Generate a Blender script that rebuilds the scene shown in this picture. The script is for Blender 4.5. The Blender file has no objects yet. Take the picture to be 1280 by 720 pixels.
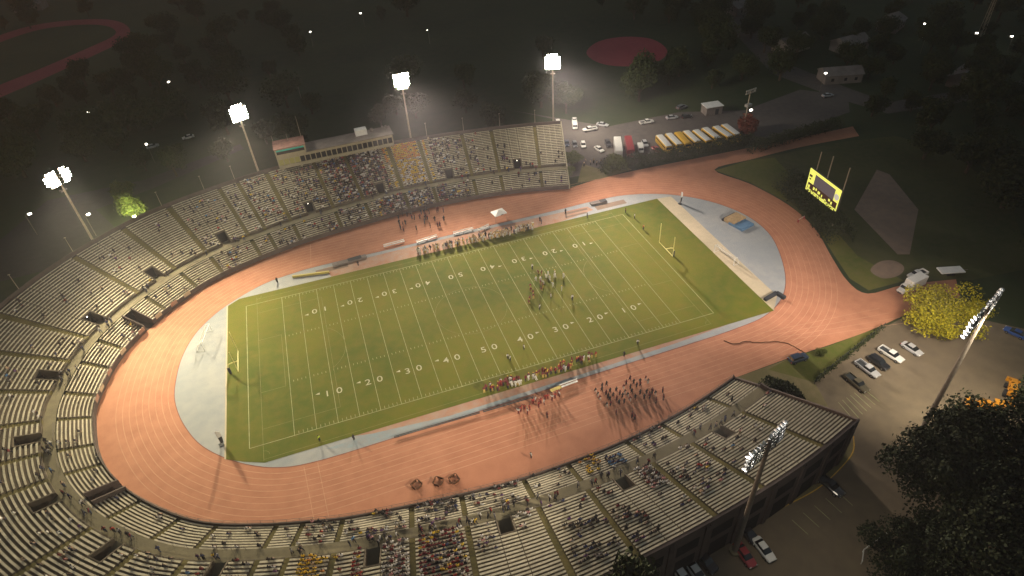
import bpy, bmesh, math, random
import numpy as np
from mathutils import Vector, Matrix
random.seed(7)
SC = bpy.context.scene
COL = SC.collection
R = math.radians
PI = math.pi
HAZE = 0.00033

# ------------------------------------------------------------------ camera
F, CX, CY, CZ, A1, A2, A3 = 792.230181, -24.4588124, -120.352740, 105.065836, -0.288161055, 0.890629248, -0.0712035243
ROT = Matrix.Rotation(A1, 3, 'Z') @ Matrix.Rotation(A2, 3, 'X') @ Matrix.Rotation(A3, 3, 'Z')
CAMLOC = Vector((CX, CY, CZ))
cam = bpy.data.cameras.new('camera'); camo = bpy.data.objects.new('camera', cam); COL.objects.link(camo)
camo.matrix_world = Matrix.Translation(CAMLOC) @ ROT.to_4x4()
cam.sensor_width = 36; cam.lens = F / 1280 * 36; cam.clip_end = 6000; cam.clip_start = 1
SC.camera = camo

def at(px, py, z=0.0):
    """a plan position read off the survey of the place (1280 px wide plate), on the level z"""
    d = ROT @ Vector(((px - 640) / F, -(py - 360) / F, -1.0))
    t = (z - CZ) / d.z
    return CAMLOC + d * t

# ------------------------------------------------------------------ materials
def mat(name, col, rough=0.8, var=0.0, scale=1.0, col2=None, metal=0.0, emit=None, estr=0.0, bump=0.0, spec=0.3, detail=4.0, coord='Object', tr=0.0):
    m = bpy.data.materials.new(name); m.use_nodes = True
    nt = m.node_tree; n = nt.nodes; b = n['Principled BSDF']
    b.inputs['Base Color'].default_value = (*col, 1); b.inputs['Roughness'].default_value = rough
    b.inputs['Metallic'].default_value = metal; b.inputs['Specular IOR Level'].default_value = spec
    if tr: b.inputs['Transmission Weight'].default_value = tr
    if var > 0 or col2 or bump:
        tc = n.new('ShaderNodeTexCoord'); no = n.new('ShaderNodeTexNoise')
        no.inputs['Scale'].default_value = scale; no.inputs['Detail'].default_value = detail; no.inputs['Roughness'].default_value = 0.62
        nt.links.new(tc.outputs[coord], no.inputs['Vector'])
        cr = n.new('ShaderNodeValToRGB')
        c2 = col2 if col2 else tuple(c * (1 - var) for c in col)
        c1 = col if col2 else tuple(min(1, c * (1 + var)) for c in col)
        cr.color_ramp.elements[0].position = 0.3; cr.color_ramp.elements[1].position = 0.7
        cr.color_ramp.elements[0].color = (*c2, 1); cr.color_ramp.elements[1].color = (*c1, 1)
        nt.links.new(no.outputs['Fac'], cr.inputs['Fac']); nt.links.new(cr.outputs['Color'], b.inputs['Base Color'])
        if bump:
            bp = n.new('ShaderNodeBump'); bp.inputs['Strength'].default_value = bump; bp.inputs['Distance'].default_value = 0.1
            nt.links.new(no.outputs['Fac'], bp.inputs['Height']); nt.links.new(bp.outputs['Normal'], b.inputs['Normal'])
    if emit:
        b.inputs['Emission Color'].default_value = (*emit, 1); b.inputs['Emission Strength'].default_value = estr
    return m

def two_noise(name, ca, cb, cc, s1, s2, rough=0.9, th=(0.4, 0.6), mixf=0.5):
    """large worn patches (s1) over a fine grain (s2)"""
    m = bpy.data.materials.new(name); m.use_nodes = True; nt = m.node_tree; n = nt.nodes; b = n['Principled BSDF']
    b.inputs['Roughness'].default_value = rough; b.inputs['Specular IOR Level'].default_value = 0.2
    g = n.new('ShaderNodeNewGeometry')
    a = n.new('ShaderNodeTexNoise'); a.inputs['Scale'].default_value = s1; a.inputs['Detail'].default_value = 5
    c = n.new('ShaderNodeTexNoise'); c.inputs['Scale'].default_value = s2; c.inputs['Detail'].default_value = 3
    nt.links.new(g.outputs['Position'], a.inputs['Vector']); nt.links.new(g.outputs['Position'], c.inputs['Vector'])
    r1 = n.new('ShaderNodeValToRGB'); r1.color_ramp.elements[0].position = th[0]; r1.color_ramp.elements[1].position = th[1]
    r1.color_ramp.elements[0].color = (*ca, 1); r1.color_ramp.elements[1].color = (*cb, 1)
    nt.links.new(a.outputs['Fac'], r1.inputs['Fac'])
    r2 = n.new('ShaderNodeValToRGB'); r2.color_ramp.elements[0].position = 0.35; r2.color_ramp.elements[1].position = 0.75
    r2.color_ramp.elements[0].color = (0, 0, 0, 1); r2.color_ramp.elements[1].color = (mixf, mixf, mixf, 1)
    nt.links.new(c.outputs['Fac'], r2.inputs['Fac'])
    mx = n.new('ShaderNodeMix'); mx.data_type = 'RGBA'
    nt.links.new(r2.outputs['Color'], mx.inputs['Factor']); nt.links.new(r1.outputs['Color'], mx.inputs['A'])
    mx.inputs['B'].default_value = (*cc, 1)
    nt.links.new(mx.outputs['Result'], b.inputs['Base Color'])
    return m

M = {}
M['grass_dark'] = two_noise('rough_grass', (0.024, 0.042, 0.016), (0.042, 0.058, 0.022), (0.06, 0.060, 0.030), 0.02, 0.25)
M['grass'] = two_noise('bright_grass', (0.085, 0.105, 0.018), (0.125, 0.125, 0.028), (0.16, 0.13, 0.05), 0.06, 0.7)  # bright grass tone, also carries the floodlit patches beside the track
M['verge'] = two_noise('dimmed_verge_grass', (0.045, 0.058, 0.018), (0.075, 0.080, 0.026), (0.10, 0.085, 0.04), 0.05, 0.5)  # grass copy darkened, fall-off of the floodlight put into the colour
M['bare_grass'] = two_noise('worn_grass', (0.15, 0.125, 0.06), (0.21, 0.17, 0.09), (0.10, 0.11, 0.03), 0.09, 0.6)
M['turf'] = two_noise('turf', (0.078, 0.106, 0.009), (0.138, 0.144, 0.012), (0.18, 0.138, 0.022), 0.03, 0.4, mixf=0.5)
M['track'] = two_noise('track_rubber', (0.455, 0.200, 0.116), (0.51, 0.235, 0.140), (0.32, 0.125, 0.072), 0.03, 0.35, rough=0.85, mixf=0.45)
M['dzone'] = two_noise('grey_infield_surface', (0.30, 0.32, 0.33), (0.37, 0.37, 0.36), (0.24, 0.27, 0.30), 0.06, 0.5, rough=0.8)
M['pinkband'] = two_noise('worn_pink_band', (0.40, 0.20, 0.13), (0.42, 0.26, 0.18), (0.36, 0.33, 0.30), 0.2, 0.7)
M['bluestrip'] = two_noise('blue_grey_strip', (0.26, 0.33, 0.37), (0.33, 0.37, 0.39), (0.36, 0.28, 0.23), 0.12, 0.5)
M['beige'] = two_noise('pale_concrete_strip', (0.50, 0.43, 0.30), (0.56, 0.47, 0.33), (0.42, 0.36, 0.26), 0.15, 0.9)
M['white_line'] = mat('white_line_paint', (0.33, 0.34, 0.17), 0.8, var=0.25, scale=0.6, coord='Object')
M['lane_line'] = mat('lane_line_paint', (0.58, 0.33, 0.21), 0.8, var=0.2, scale=0.5)
M['red_line'] = mat('curb_paint', (0.25, 0.09, 0.06), 0.8)
M['asphalt'] = two_noise('asphalt', (0.085, 0.074, 0.070), (0.115, 0.100, 0.090), (0.15, 0.13, 0.11), 0.05, 0.5)
M['asphalt_dark'] = two_noise('dark_asphalt', (0.040, 0.036, 0.038), (0.055, 0.050, 0.050), (0.07, 0.06, 0.06), 0.05, 0.5)  # asphalt copy in a darker tone
M['asphalt_tan'] = two_noise('lit_tan_asphalt', (0.15, 0.118, 0.080), (0.19, 0.15, 0.10), (0.10, 0.082, 0.062), 0.045, 0.4)  # warm tan of the lamplit lot is put into the colour
M['dirt'] = two_noise('infield_dirt', (0.23, 0.165, 0.12), (0.28, 0.20, 0.145), (0.15, 0.12, 0.10), 0.06, 0.5)
M['clay'] = two_noise('red_clay', (0.32, 0.055, 0.07), (0.36, 0.07, 0.085), (0.25, 0.045, 0.06), 0.05, 0.4)
M['concrete'] = two_noise('stained_concrete', (0.11, 0.09, 0.066), (0.16, 0.13, 0.092), (0.06, 0.05, 0.04), 0.10, 0.9)
M['concourse'] = two_noise('cross_aisle_concrete', (0.20, 0.175, 0.11), (0.26, 0.225, 0.14), (0.14, 0.12, 0.085), 0.12, 0.8)
M['aisle'] = two_noise('painted_stair_concrete', (0.14, 0.12, 0.045), (0.20, 0.165, 0.062), (0.09, 0.08, 0.04), 0.3, 1.2)
M['bench'] = two_noise('weathered_bench_plank', (0.58, 0.52, 0.38), (0.70, 0.63, 0.47), (0.30, 0.26, 0.18), 0.12, 1.1, rough=0.55, mixf=0.55)
M['wall'] = two_noise('grandstand_wall', (0.10, 0.078, 0.068), (0.13, 0.10, 0.088), (0.065, 0.052, 0.048), 0.1, 0.6)
M['void'] = mat('passage_shade', (0.012, 0.011, 0.011), 0.95)  # near-black for flat panels, paints the shade inside openings
M['cream'] = mat('cream_painted_wall', (0.36, 0.32, 0.225), 0.7, var=0.12, scale=0.6)
M['roof'] = mat('grey_roofing', (0.20, 0.17, 0.155), 0.9, var=0.25, scale=0.25)
M['roof_red'] = mat('reddish_roofing', (0.28, 0.15, 0.12), 0.9, var=0.35, scale=0.6)
M['glass'] = mat('window_glass', (0.018, 0.020, 0.022), 0.12, spec=0.6)
M['litglass'] = mat('lit_window', (0.3, 0.28, 0.1), 0.4, emit=(0.55, 0.48, 0.12), estr=0.07)
M['teal'] = mat('teal_awning', (0.05, 0.42, 0.36), 0.6)
M['pole'] = mat('galvanised_pole', (0.36, 0.31, 0.24), 0.55, var=0.15, scale=2.0, metal=0.2)
M['pole_dark'] = mat('weathered_steel', (0.17, 0.145, 0.12), 0.6, var=0.2, scale=2.0)
M['housing'] = mat('lamp_housing', (0.55, 0.54, 0.52), 0.35, metal=0.6)
M['lens'] = mat('floodlight_lens', (1, 1, 1), 0.3, emit=(1.0, 0.90, 0.70), estr=190.0)
M['lens_soft'] = mat('floodlight_lens_near', (1, 1, 1), 0.3, emit=(1.0, 0.96, 0.90), estr=9.0)
M['bulb'] = mat('street_lamp_bulb', (1, 1, 1), 0.3, emit=(1.0, 0.93, 0.78), estr=9.0)
M['white'] = mat('white_paint', (0.74, 0.73, 0.70), 0.4, var=0.08, scale=0.8)
M['yellow_post'] = mat('yellow_post_paint', (0.72, 0.66, 0.25), 0.45)
M['yellow_curb'] = mat('yellow_curb_paint', (0.60, 0.36, 0.05), 0.8, var=0.25, scale=1.0)
M['tyre'] = mat('tyre_rubber', (0.02, 0.02, 0.02), 0.85)
M['rim'] = mat('wheel_rim', (0.35, 0.35, 0.35), 0.35, metal=0.8)
M['bark'] = mat('bark', (0.075, 0.055, 0.038), 0.95, var=0.3, scale=2.5)
M['blue_mat'] = mat('blue_vinyl', (0.10, 0.20, 0.33), 0.6, var=0.15, scale=1)
M['tan_cover'] = mat('tan_cover', (0.40, 0.28, 0.15), 0.7, var=0.2, scale=0.8)
M['brown'] = mat('dark_brown_timber', (0.10, 0.045, 0.02), 0.8)
M['dark'] = mat('dark_vinyl', (0.035, 0.04, 0.045), 0.7)
M['net'] = mat('white_netting', (0.66, 0.64, 0.58), 0.8)
M['gold'] = mat('golden_board', (0.52, 0.42, 0.12), 0.7)
M['headlight'] = mat('headlight_glass', (0.75, 0.75, 0.72), 0.15)
M['taillight'] = mat('taillight_glass', (0.35, 0.02, 0.02), 0.25)
M['screen_yellow'] = mat('lit_yellow_panel', (0.5, 0.5, 0.1), 0.5, emit=(0.86, 0.86, 0.16), estr=0.95)
M['screen_grey'] = mat('lit_grey_panel', (0.08, 0.07, 0.08), 0.5, emit=(0.11, 0.09, 0.10), estr=0.6)
M['screen_black'] = mat('dim_glow_panel', (0.03, 0.015, 0.01), 0.5, emit=(0.06, 0.02, 0.012), estr=0.6)  # near-black panel with a faint brown glow of its own
M['screen_white'] = mat('lit_white_emblem', (0.4, 0.4, 0.4), 0.5, emit=(0.42, 0.41, 0.38), estr=0.8)

def leafmat(name, a, b):
    m = bpy.data.materials.new(name); m.use_nodes = True; nt = m.node_tree; n = nt.nodes; p = n['Principled BSDF']
    p.inputs['Roughness'].default_value = 0.75; p.inputs['Specular IOR Level'].default_value = 0.15
    g = n.new('ShaderNodeNewGeometry'); r = n.new('ShaderNodeValToRGB')
    r.color_ramp.elements[0].color = (*a, 1); r.color_ramp.elements[1].color = (*b, 1)
    nt.links.new(g.outputs['Random Per Island'], r.inputs['Fac'])
    nt.links.new(r.outputs['Color'], p.inputs['Base Color'])
    return m
M['leaf'] = leafmat('leaves_dark', (0.018, 0.030, 0.010), (0.048, 0.058, 0.020))
M['leaf_shaded'] = leafmat('leaves_shaded', (0.008, 0.014, 0.006), (0.030, 0.036, 0.014))  # leaf copy darkened so these trees look less lit
M['leaf_mid'] = leafmat('leaves_mid', (0.06, 0.085, 0.02), (0.12, 0.13, 0.035))
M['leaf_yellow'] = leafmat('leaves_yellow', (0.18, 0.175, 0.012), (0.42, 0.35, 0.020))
M['leaf_red'] = leafmat('leaves_reddish', (0.12, 0.03, 0.02), (0.20, 0.06, 0.035))

def paint(name, c, rough=0.28):
    m = bpy.data.materials.new(name); m.use_nodes = True; b = m.node_tree.nodes['Principled BSDF']
    b.inputs['Base Color'].default_value = (*c, 1); b.inputs['Roughness'].default_value = rough
    b.inputs['Coat Weight'].default_value = 0.6; b.inputs['Coat Roughness'].default_value = 0.08
    return m
PAINT = {k: paint('paint_' + k, c) for k, c in dict(
    white=(0.72, 0.70, 0.66), silver=(0.42, 0.42, 0.43), black=(0.018, 0.018, 0.02), brown=(0.10, 0.085, 0.055), navy=(0.03, 0.045, 0.08),
    grey=(0.10, 0.11, 0.12), red=(0.30, 0.035, 0.04), blue=(0.04, 0.09, 0.30), orange=(0.60, 0.26, 0.02), yellow=(0.62, 0.36, 0.02), purple=(0.12, 0.05, 0.09)).items()}

pm = bpy.data.materials.new('clothing_and_skin'); pm.use_nodes = True
_n = pm.node_tree.nodes; _a = _n.new('ShaderNodeAttribute'); _a.attribute_name = 'Col'
pm.node_tree.links.new(_a.outputs['Color'], _n['Principled BSDF'].inputs['Base Color']); _n['Principled BSDF'].inputs['Roughness'].default_value = 0.8
M['person'] = pm

# ------------------------------------------------------------------ object helpers
def link_mesh(name, me, parent=None):
    o = bpy.data.objects.new(name, me); COL.objects.link(o)
    if parent: o.parent = parent
    return o
def tag(o, label=None, cat=None, group=None, kind=None):
    if label: o['label'] = label
    if cat: o['category'] = cat
    if group: o['group'] = group
    if kind: o['kind'] = kind
    return o
def empty(name, loc, rz=0.0, label=None, cat=None, group=None):
    o = bpy.data.objects.new(name, None); COL.objects.link(o); o.location = loc; o.rotation_euler = (0, 0, rz); o.empty_display_size = 0.5
    return tag(o, label, cat, group)
def copy_tree(o, parent=None):
    c = o.copy(); COL.objects.link(c); c.parent = parent
    for ch in o.children: copy_tree(ch, c)
    return c

class MB:
    """collects shapes; build() links them as ONE mesh object"""
    def __init__(s): s.v = []; s.f = []; s.m = []; s.cur = 0
    def poly(s, pts):
        i = len(s.v); s.v += [tuple(p) for p in pts]; s.f.append(list(range(i, i + len(pts)))); s.m.append(s.cur)
    def add(s, vs, fs):
        i = len(s.v); s.v += [tuple(p) for p in vs]
        for f in fs: s.f.append([i + k for k in f]); s.m.append(s.cur)
    def box(s, c, d, rz=0.0, M4=None):
        x, y, z = d[0] / 2, d[1] / 2, d[2] / 2; ca, sa = math.cos(rz), math.sin(rz); P = []
        for k in ((-1,-1,-1),(1,-1,-1),(1,1,-1),(-1,1,-1),(-1,-1,1),(1,-1,1),(1,1,1),(-1,1,1)):
            a, b, e = k[0]*x, k[1]*y, k[2]*z
            p = Vector((c[0] + a*ca - b*sa, c[1] + a*sa + b*ca, c[2] + e))
            P.append(M4 @ p if M4 else p)
        s.add(P, [(0,3,2,1),(4,5,6,7),(0,1,5,4),(1,2,6,5),(2,3,7,6),(3,0,4,7)])
    def tube(s, a, b, r0, r1=None, n=8, caps=True):
        a, b = Vector(a), Vector(b); r1 = r0 if r1 is None else r1
        d = (b - a); 
        if d.length < 1e-6: return
        d.normalize(); u = d.orthogonal().normalized(); w = d.cross(u); vs = []
        for (p, r) in ((a, r0), (b, r1)):
            for k in range(n):
                t = 2*PI*k/n; vs.append(p + (u*math.cos(t) + w*math.sin(t))*r)
        fs = [(k, (k+1) % n, n + (k+1) % n, n + k) for k in range(n)]
        if caps: fs += [tuple(range(n))[::-1], tuple(range(n, 2*n))]
        s.add(vs, fs)
    def pipe(s, pts, r, n=6):
        for a, b in zip(pts[:-1], pts[1:]): s.tube(a, b, r, r, n)
    def loft(s, rings, caps=True):
        n = len(rings[0]); vs = [p for r in rings for p in r]; fs = []
        for i in range(len(rings) - 1):
            for k in range(n):
                fs.append((i*n + k, i*n + (k+1) % n, (i+1)*n + (k+1) % n, (i+1)*n + k))
        if caps: fs += [tuple(range(n))[::-1], tuple(range((len(rings)-1)*n, len(rings)*n))]
        s.add(vs, fs)
    def mesh(s, name, mats, bevel=0.0, smooth=False, weld=False):
        me = bpy.data.meshes.new(name); me.from_pydata(s.v, [], s.f)
        for m_ in (mats if isinstance(mats, (list, tuple)) else [mats]): me.materials.append(m_)
        me.polygons.foreach_set('material_index', s.m)
        if bevel or weld:
            bm = bmesh.new(); bm.from_mesh(me); bmesh.ops.remove_doubles(bm, verts=bm.verts, dist=1e-4)
            bmesh.ops.recalc_face_normals(bm, faces=bm.faces)
            if bevel: bmesh.ops.bevel(bm, geom=bm.edges[:], offset=bevel, segments=2, affect='EDGES', clamp_overlap=True)
            bm.to_mesh(me); bm.free()
        if smooth: me.polygons.foreach_set('use_smooth', [True]*len(me.polygons))
        me.update(); return me
    def build(s, name, mats, parent=None, **k): return link_mesh(name, s.mesh(name, mats, **k), parent)

def sheet(name, pts, z, m, holes=None, kind='structure', thick=0.0):
    """a flat polygon at height z (concave allowed)"""
    bm = bmesh.new(); loops = [pts] + (holes or [])
    for L in loops:
        vs = [bm.verts.new((p[0], p[1], z)) for p in L]
        for a, b in zip(vs, vs[1:] + vs[:1]): bm.edges.new((a, b))
    bmesh.ops.triangle_fill(bm, use_beauty=True, use_dissolve=False, edges=bm.edges[:], normal=(0, 0, 1))
    for f in bm.faces:
        if f.normal.z < 0: f.normal_flip()
    me = bpy.data.meshes.new(name); bm.to_mesh(me); bm.free(); me.materials.append(m)
    o = link_mesh(name, me)
    if kind: o['kind'] = kind
    return o
def catmull(P, closed=False, n=8):
    P = [Vector((p[0], p[1])) for p in P]; out = []; L = len(P)
    rng = range(L) if closed else range(L - 1)
    for i in rng:
        p0 = P[(i-1) % L] if closed or i > 0 else P[0]*2 - P[1]
        p1 = P[i]; p2 = P[(i+1) % L]; p3 = P[(i+2) % L] if closed or i + 2 < L else P[-1]*2 - P[-2]
        for k in range(n):
            t = k/n; out.append(0.5*((2*p1) + (p2-p0)*t + (2*p0-5*p1+4*p2-p3)*t*t + (3*p1-p0-3*p2+p3)*t**3))
    if not closed: out.append(P[-1])
    return out
def px(L, z=0): return [(at(a, b, z).x, at(a, b, z).y) for a, b in L]
def line(mb, a, b, w, z):
    a = Vector((a[0], a[1])); b = Vector((b[0], b[1])); d = (b - a).normalized(); n = Vector((-d.y, d.x))*w/2
    mb.poly([(a.x-n.x, a.y-n.y, z), (b.x-n.x, b.y-n.y, z), (b.x+n.x, b.y+n.y, z), (a.x+n.x, a.y+n.y, z)])
def polyline(mb, P, w, z, closed=False):
    P = [Vector((p[0], p[1])) for p in P]; L = len(P); ns = []
    for i in range(L):
        a = P[i-1] if (closed or i > 0) else P[i]; b = P[(i+1) % L] if (closed or i < L-1) else P[i]
        d = (b - a).normalized(); ns.append(Vector((-d.y, d.x)))
    for i in range(L if closed else L-1):
        j = (i+1) % L; a, b, na, nb = P[i], P[j], ns[i]*w/2, ns[j]*w/2
        mb.poly([(a.x-na.x, a.y-na.y, z), (b.x-nb.x, b.y-nb.y, z), (b.x+nb.x, b.y+nb.y, z), (a.x+na.x, a.y+na.y, z)])

# ------------------------------------------------------------------ ground, track, field
g = MB(); g.poly([(-990, -940, 0), (1390, -940, 0), (1390, 1440, 0), (-990, 1440, 0)])
tag(g.build('ground', M['grass_dark']), kind='structure')

inner = [(-71.0, 2.0), (-69.9, 11), (-66.6, 19.4), (-60, 26.8), (-50.5, 32.4), (-42, 34.4), (-34, 35.0), (-11, 35.0), (12.7, 35.0), (36, 34.8), (50, 35.0), (60.5, 34.2), (71.8, 29.8), (81.0, 22), (86.6, 12.5), (88.2, 4), (86.8, -5), (81, -17.0), (74.5, -25.0), (66, -29.8), (56, -31.2), (43.8, -31.6), (19.3, -32.0), (-7.7, -32.6), (-26.2, -32.8), (-41.4, -32.8), (-49.5, -31.4), (-57, -27.2), (-64.0, -20.4), (-68.2, -12.8), (-70.6, -5)]
INNER = catmull(inner, True, 8)

half = [(46.4, 44.9), (36, 47.9), (25.8, 50.1), (15, 51.5), (4, 52.1), (-7, 52.1), (-17, 51.2), (-28, 49.8), (-38, 48.2), (-45.5, 46.2), (-52, 44.2), (-60.5, 40.9), (-67, 36.9), (-74.7, 29.9), (-79.7, 23.6), (-83.2, 17.6), (-85.4, 11.6), (-86.9, 4)]
front = [(x, -y) for x, y in half] + [(-87.3, 0)] + half[::-1]
_d = catmull(front, False, 12)
_s = [0.0]
for a, b in zip(_d[:-1], _d[1:]): _s.append(_s[-1] + (b - a).length)
SL = _s[-1]
_sx = np.array([p.x for p in _d]); _sy = np.array([p.y for p in _d]); _sa = np.array(_s)
def fr(s): return Vector((float(np.interp(s, _sa, _sx)), float(np.interp(s, _sa, _sy))))
def nrm(s):
    a, b = fr(max(0, s-4)), fr(min(SL, s+4)); d = (b - a).normalized(); return Vector((-d.y, d.x)) * (-1)
# outward: moving from the near right end towards the left and back along the far side, outside is on the left-hand
_c = fr(20); 
NS = 1.0 if (nrm(20)).y < 0 else -1.0
def P3(s, d, z):
    p = fr(s) + nrm(s)*NS*d; return (p.x, p.y, z)
def sof(x, y):
    S = np.linspace(0, SL, 1200); best = None
    for s in S:
        p = fr(s); q = (p - Vector((x, y))).length
        n_ = nrm(s)*NS; v = Vector((x, y)) - p
        if v.length > 0.5: q += abs(v.dot(Vector((-n_.y, n_.x))))*3
        if best is None or q < best[0]: best = (q, s)
    return best[1]

# rubber track: wall line on the outside + the two spurs on the right
wall_xy = [(fr(s).x, fr(s).y) for s in np.linspace(0, SL, 140)]
wall_out = [tuple((fr(s) + nrm(s)*NS*0.25)) for s in np.linspace(0, SL, 140)]
top_edge = catmull(px([(706, 238), (740, 226), (790, 214), (860, 200), (930, 186), (1000, 172), (1066, 158)]), False, 4)
low_edge = catmull(px([(1074, 170), (1000, 184), (940, 199), (893, 212), (938, 230), (985, 256), (1018, 285), (1040, 322), (1060, 352), (1085, 367), (1130, 356), (1195, 349)]), False, 4)
bot_edge = catmull(px([(1200, 372), (1150, 386), (1090, 412), (1040, 430), (985, 448), (914, 474)]), False, 4)
sheet('running_track', wall_out + [tuple(p) for p in top_edge] + [tuple(p) for p in low_edge] + [tuple(p) for p in bot_edge], 0.010, M['track'])
sheet('grey_infield', [tuple(p) for p in INNER], 0.020, M['dzone'])
TX0, TX1, TY0, TY1 = -59.5, 68.6, -29.2, 28.2
def clip_turf():
    pts = [(TX0, 26.5), (-56.6, 28.4), (TX1, TY1), (TX1, TY0), (-52.0, TY0), (-56, -27.4), (TX0, -25.4)]
    return pts
sheet('football_turf', clip_turf(), 0.045, M['turf'])
sheet('pale_strip', [(TX1, TY1), (TX1+4.6, TY1-0.6), (TX1+4.2, TY0+4.4), (TX1, TY0)], 0.034, M['beige'])
sheet('pale_border', [(TX0-0.35, 26.6), (TX0, 26.5), (TX0, -25.4), (TX0-0.35, -25.2)], 0.045, M['beige'])
sheet('pink_band', [(-14, -29.2), (56, -29.2), (40, -30.2), (14, -31.0), (-14, -31.4), (-30, -30.0), (-34, -29.2)], 0.032, M['pinkband'])
sheet('blue_strip', [(60, -30.1), (40, -30.2), (14, -31.0), (-14, -31.4), (-30, -30.0), (-40, -30.3), (-34, -32.3), (-7, -32.2), (20, -31.7), (44, -31.2)], 0.030, M['bluestrip'])
sheet('far_pink_band', [(-32, 28.4), (36, 28.2), (48, 30.3), (47, 32.8), (12, 33.6), (-11, 33.6), (-34, 33.2)], 0.030, M['pinkband'])
for i, q in enumerate([((-36, 31.2), (-27, 33.0)), ((38.5, 29.4), (45.5, 30.3)), ((39, 31.2), (46.5, 32.2)), ((49, 29.6), (59, 32.0))]):
    sheet(['sand_pit', 'runway_strip', 'runway_strip', 'sand_pit'][i], [(q[0][0], q[0][1]), (q[1][0], q[0][1]), (q[1][0], q[1][1]), (q[0][0], q[1][1])], 0.040, M['dirt'])
mb = MB(); polyline(mb, INNER, 0.16, 0.034, True); tag(mb.build('inner_curb_line', M['red_line']), kind='structure')
mb = MB()
_L = len(INNER); IN = []
for i in range(_L):
    d = (INNER[(i+2) % _L] - INNER[i-2]).normalized(); IN.append(Vector((-d.y, d.x)))
for ln in range(1, 10):
    o = 1.35*ln; Q = []
    for i in range(_L):
        Q.append(INNER[i] + IN[i]*o)
    polyline(mb, Q, 0.09, 0.018, True)
for (xx, ya, yb) in ((-44.5, -33.2, -46.0), (-41.8, -33.2, -47), (-37, 35.6, 47)): line(mb, (xx, ya), (xx+0.8, yb), 0.09, 0.018)
for k in range(4):      # straight lanes running on into the spurs
    line(mb, (60 + k*2, -34.5-1.5*k), (92+k, -38 - 2.2*k), 0.08, 0.018)
tag(mb.build('track_lane_lines', M['lane_line']), kind='structure')

# field markings (yards -> metres)
Y = 0.9144
fl = MB(); zl = 0.052
HW = 26.67*Y
for k in range(-50, 51, 5): line(fl, (k*Y, -HW), (k*Y, HW), 0.11, zl)
for sx in (-1, 1): line(fl, (sx*60*Y, -HW), (sx*60*Y, HW), 0.15, zl + 0.001)
for sy in (-1, 1): line(fl, (-60*Y, sy*HW), (60*Y, sy*HW), 0.13, zl + 0.002)
for k in range(-49, 50):
    if k % 5 == 0: continue
    for sy in (-1, 1): line(fl, (k*Y, sy*(HW - 0.2)), (k*Y, sy*(HW - 0.95)), 0.11, zl)
    for yy in (-8.9*Y, 8.9*Y): line(fl, (k*Y, yy-0.3), (k*Y, yy+0.3), 0.11, zl)
tag(fl.build('field_lines', M['white_line']), kind='structure'); fl = MB()
# soccer markings
sx0, sx1, sy0 = -57*Y, 57*Y, 29.7*Y
for a, b in (((sx0, -sy0-1.6), (sx0, sy0-0.2)), ((sx1, -sy0-0.6), (sx1, sy0-0.2)), ((sx0, -sy0-1.2), (sx1, -sy0-0.3)), ((sx0, sy0-0.9), (sx1, sy0-0.9))): line(fl, a, b, 0.10, zl + 0.003)
for s_ in (-1, 1):
    e = s_*57*Y
    for (dep, hw) in ((16.5, 20.15), (5.5, 9.16)):
        line(fl, (e, -hw), (e - s_*dep, -hw), 0.09, zl + 0.004); line(fl, (e, hw), (e - s_*dep, hw), 0.09, zl + 0.004); line(fl, (e - s_*dep, -hw), (e - s_*dep, hw), 0.09, zl + 0.005)
    arc = []
    for t in range(-12, 13):
        an = t/12*R(53); arc.append((e - s_*(11 + 9.15*math.cos(an)), 9.15*math.sin(an)))
    polyline(fl, arc, 0.09, zl + 0.004)
    for yy in (-1, 1): polyline(fl, [(e - s_*1.2*math.cos(t), yy*(sy0+0.2) - yy*1.2*math.sin(t)) for t in (0, .4, .8, 1.2, 1.57)], 0.09, zl + 0.006)
polyline(fl, [(9.15*math.cos(t/40*2*PI), 9.15*math.sin(t/40*2*PI)) for t in range(40)], 0.08, zl + 0.004, True)
M['faint_line'] = mat('faded_soccer_paint', (0.20, 0.205, 0.062), 0.8, var=0.2, scale=0.6)
tag(fl.build('soccer_lines', M['faint_line']), kind='structure')

def textmesh(txt, size):
    cu = bpy.data.curves.new('t', 'FONT'); cu.body = txt; cu.size = size; cu.align_x = 'CENTER'; cu.align_y = 'CENTER'; cu.offset = 0.006
    o = bpy.data.objects.new('t', cu); COL.objects.link(o)
    dg = bpy.context.evaluated_depsgraph_get(); me = bpy.data.meshes.new_from_object(o.evaluated_get(dg))
    bpy.data.objects.remove(o); return me
nb = MB()
def stamp(txt, x, y, size, rz, sx=1.0):
    me = textmesh(txt, size); ca, sa = math.cos(rz), math.sin(rz)
    vs = [(x + (v.co.x*sx)*ca - v.co.y*sa, y + (v.co.x*sx)*sa + v.co.y*ca, zl + 0.008) for v in me.vertices]
    nb.add(vs, [tuple(p.vertices) for p in me.polygons])
NY = 16.6*Y
for k in range(-40, 41, 10):
    dgt = str((50 - abs(k)) // 10)
    for sd in (-1, 1):
        rz = 0 if sd < 0 else PI
        yy = sd*NY
        stamp(dgt, k*Y + (-1.35 if sd < 0 else 1.35), yy, 2.5, rz, 1.15); stamp('0', k*Y + (1.35 if sd < 0 else -1.35), yy, 2.5, rz, 1.15)
        if k:
            s_ = 1 if k > 0 else -1; xc = k*Y + s_*2.95; yc = yy + (0.75 if sd < 0 else -0.75)
            nb.poly([(xc, yc-0.32, zl+0.008), (xc, yc+0.32, zl+0.008), (xc+s_*1.0, yc, zl+0.008)])
M['num'] = mat('field_number_paint', (0.46, 0.45, 0.30), 0.8, var=0.2, scale=0.8)
tag(nb.build('field_numbers', M['num']), kind='structure')

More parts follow.
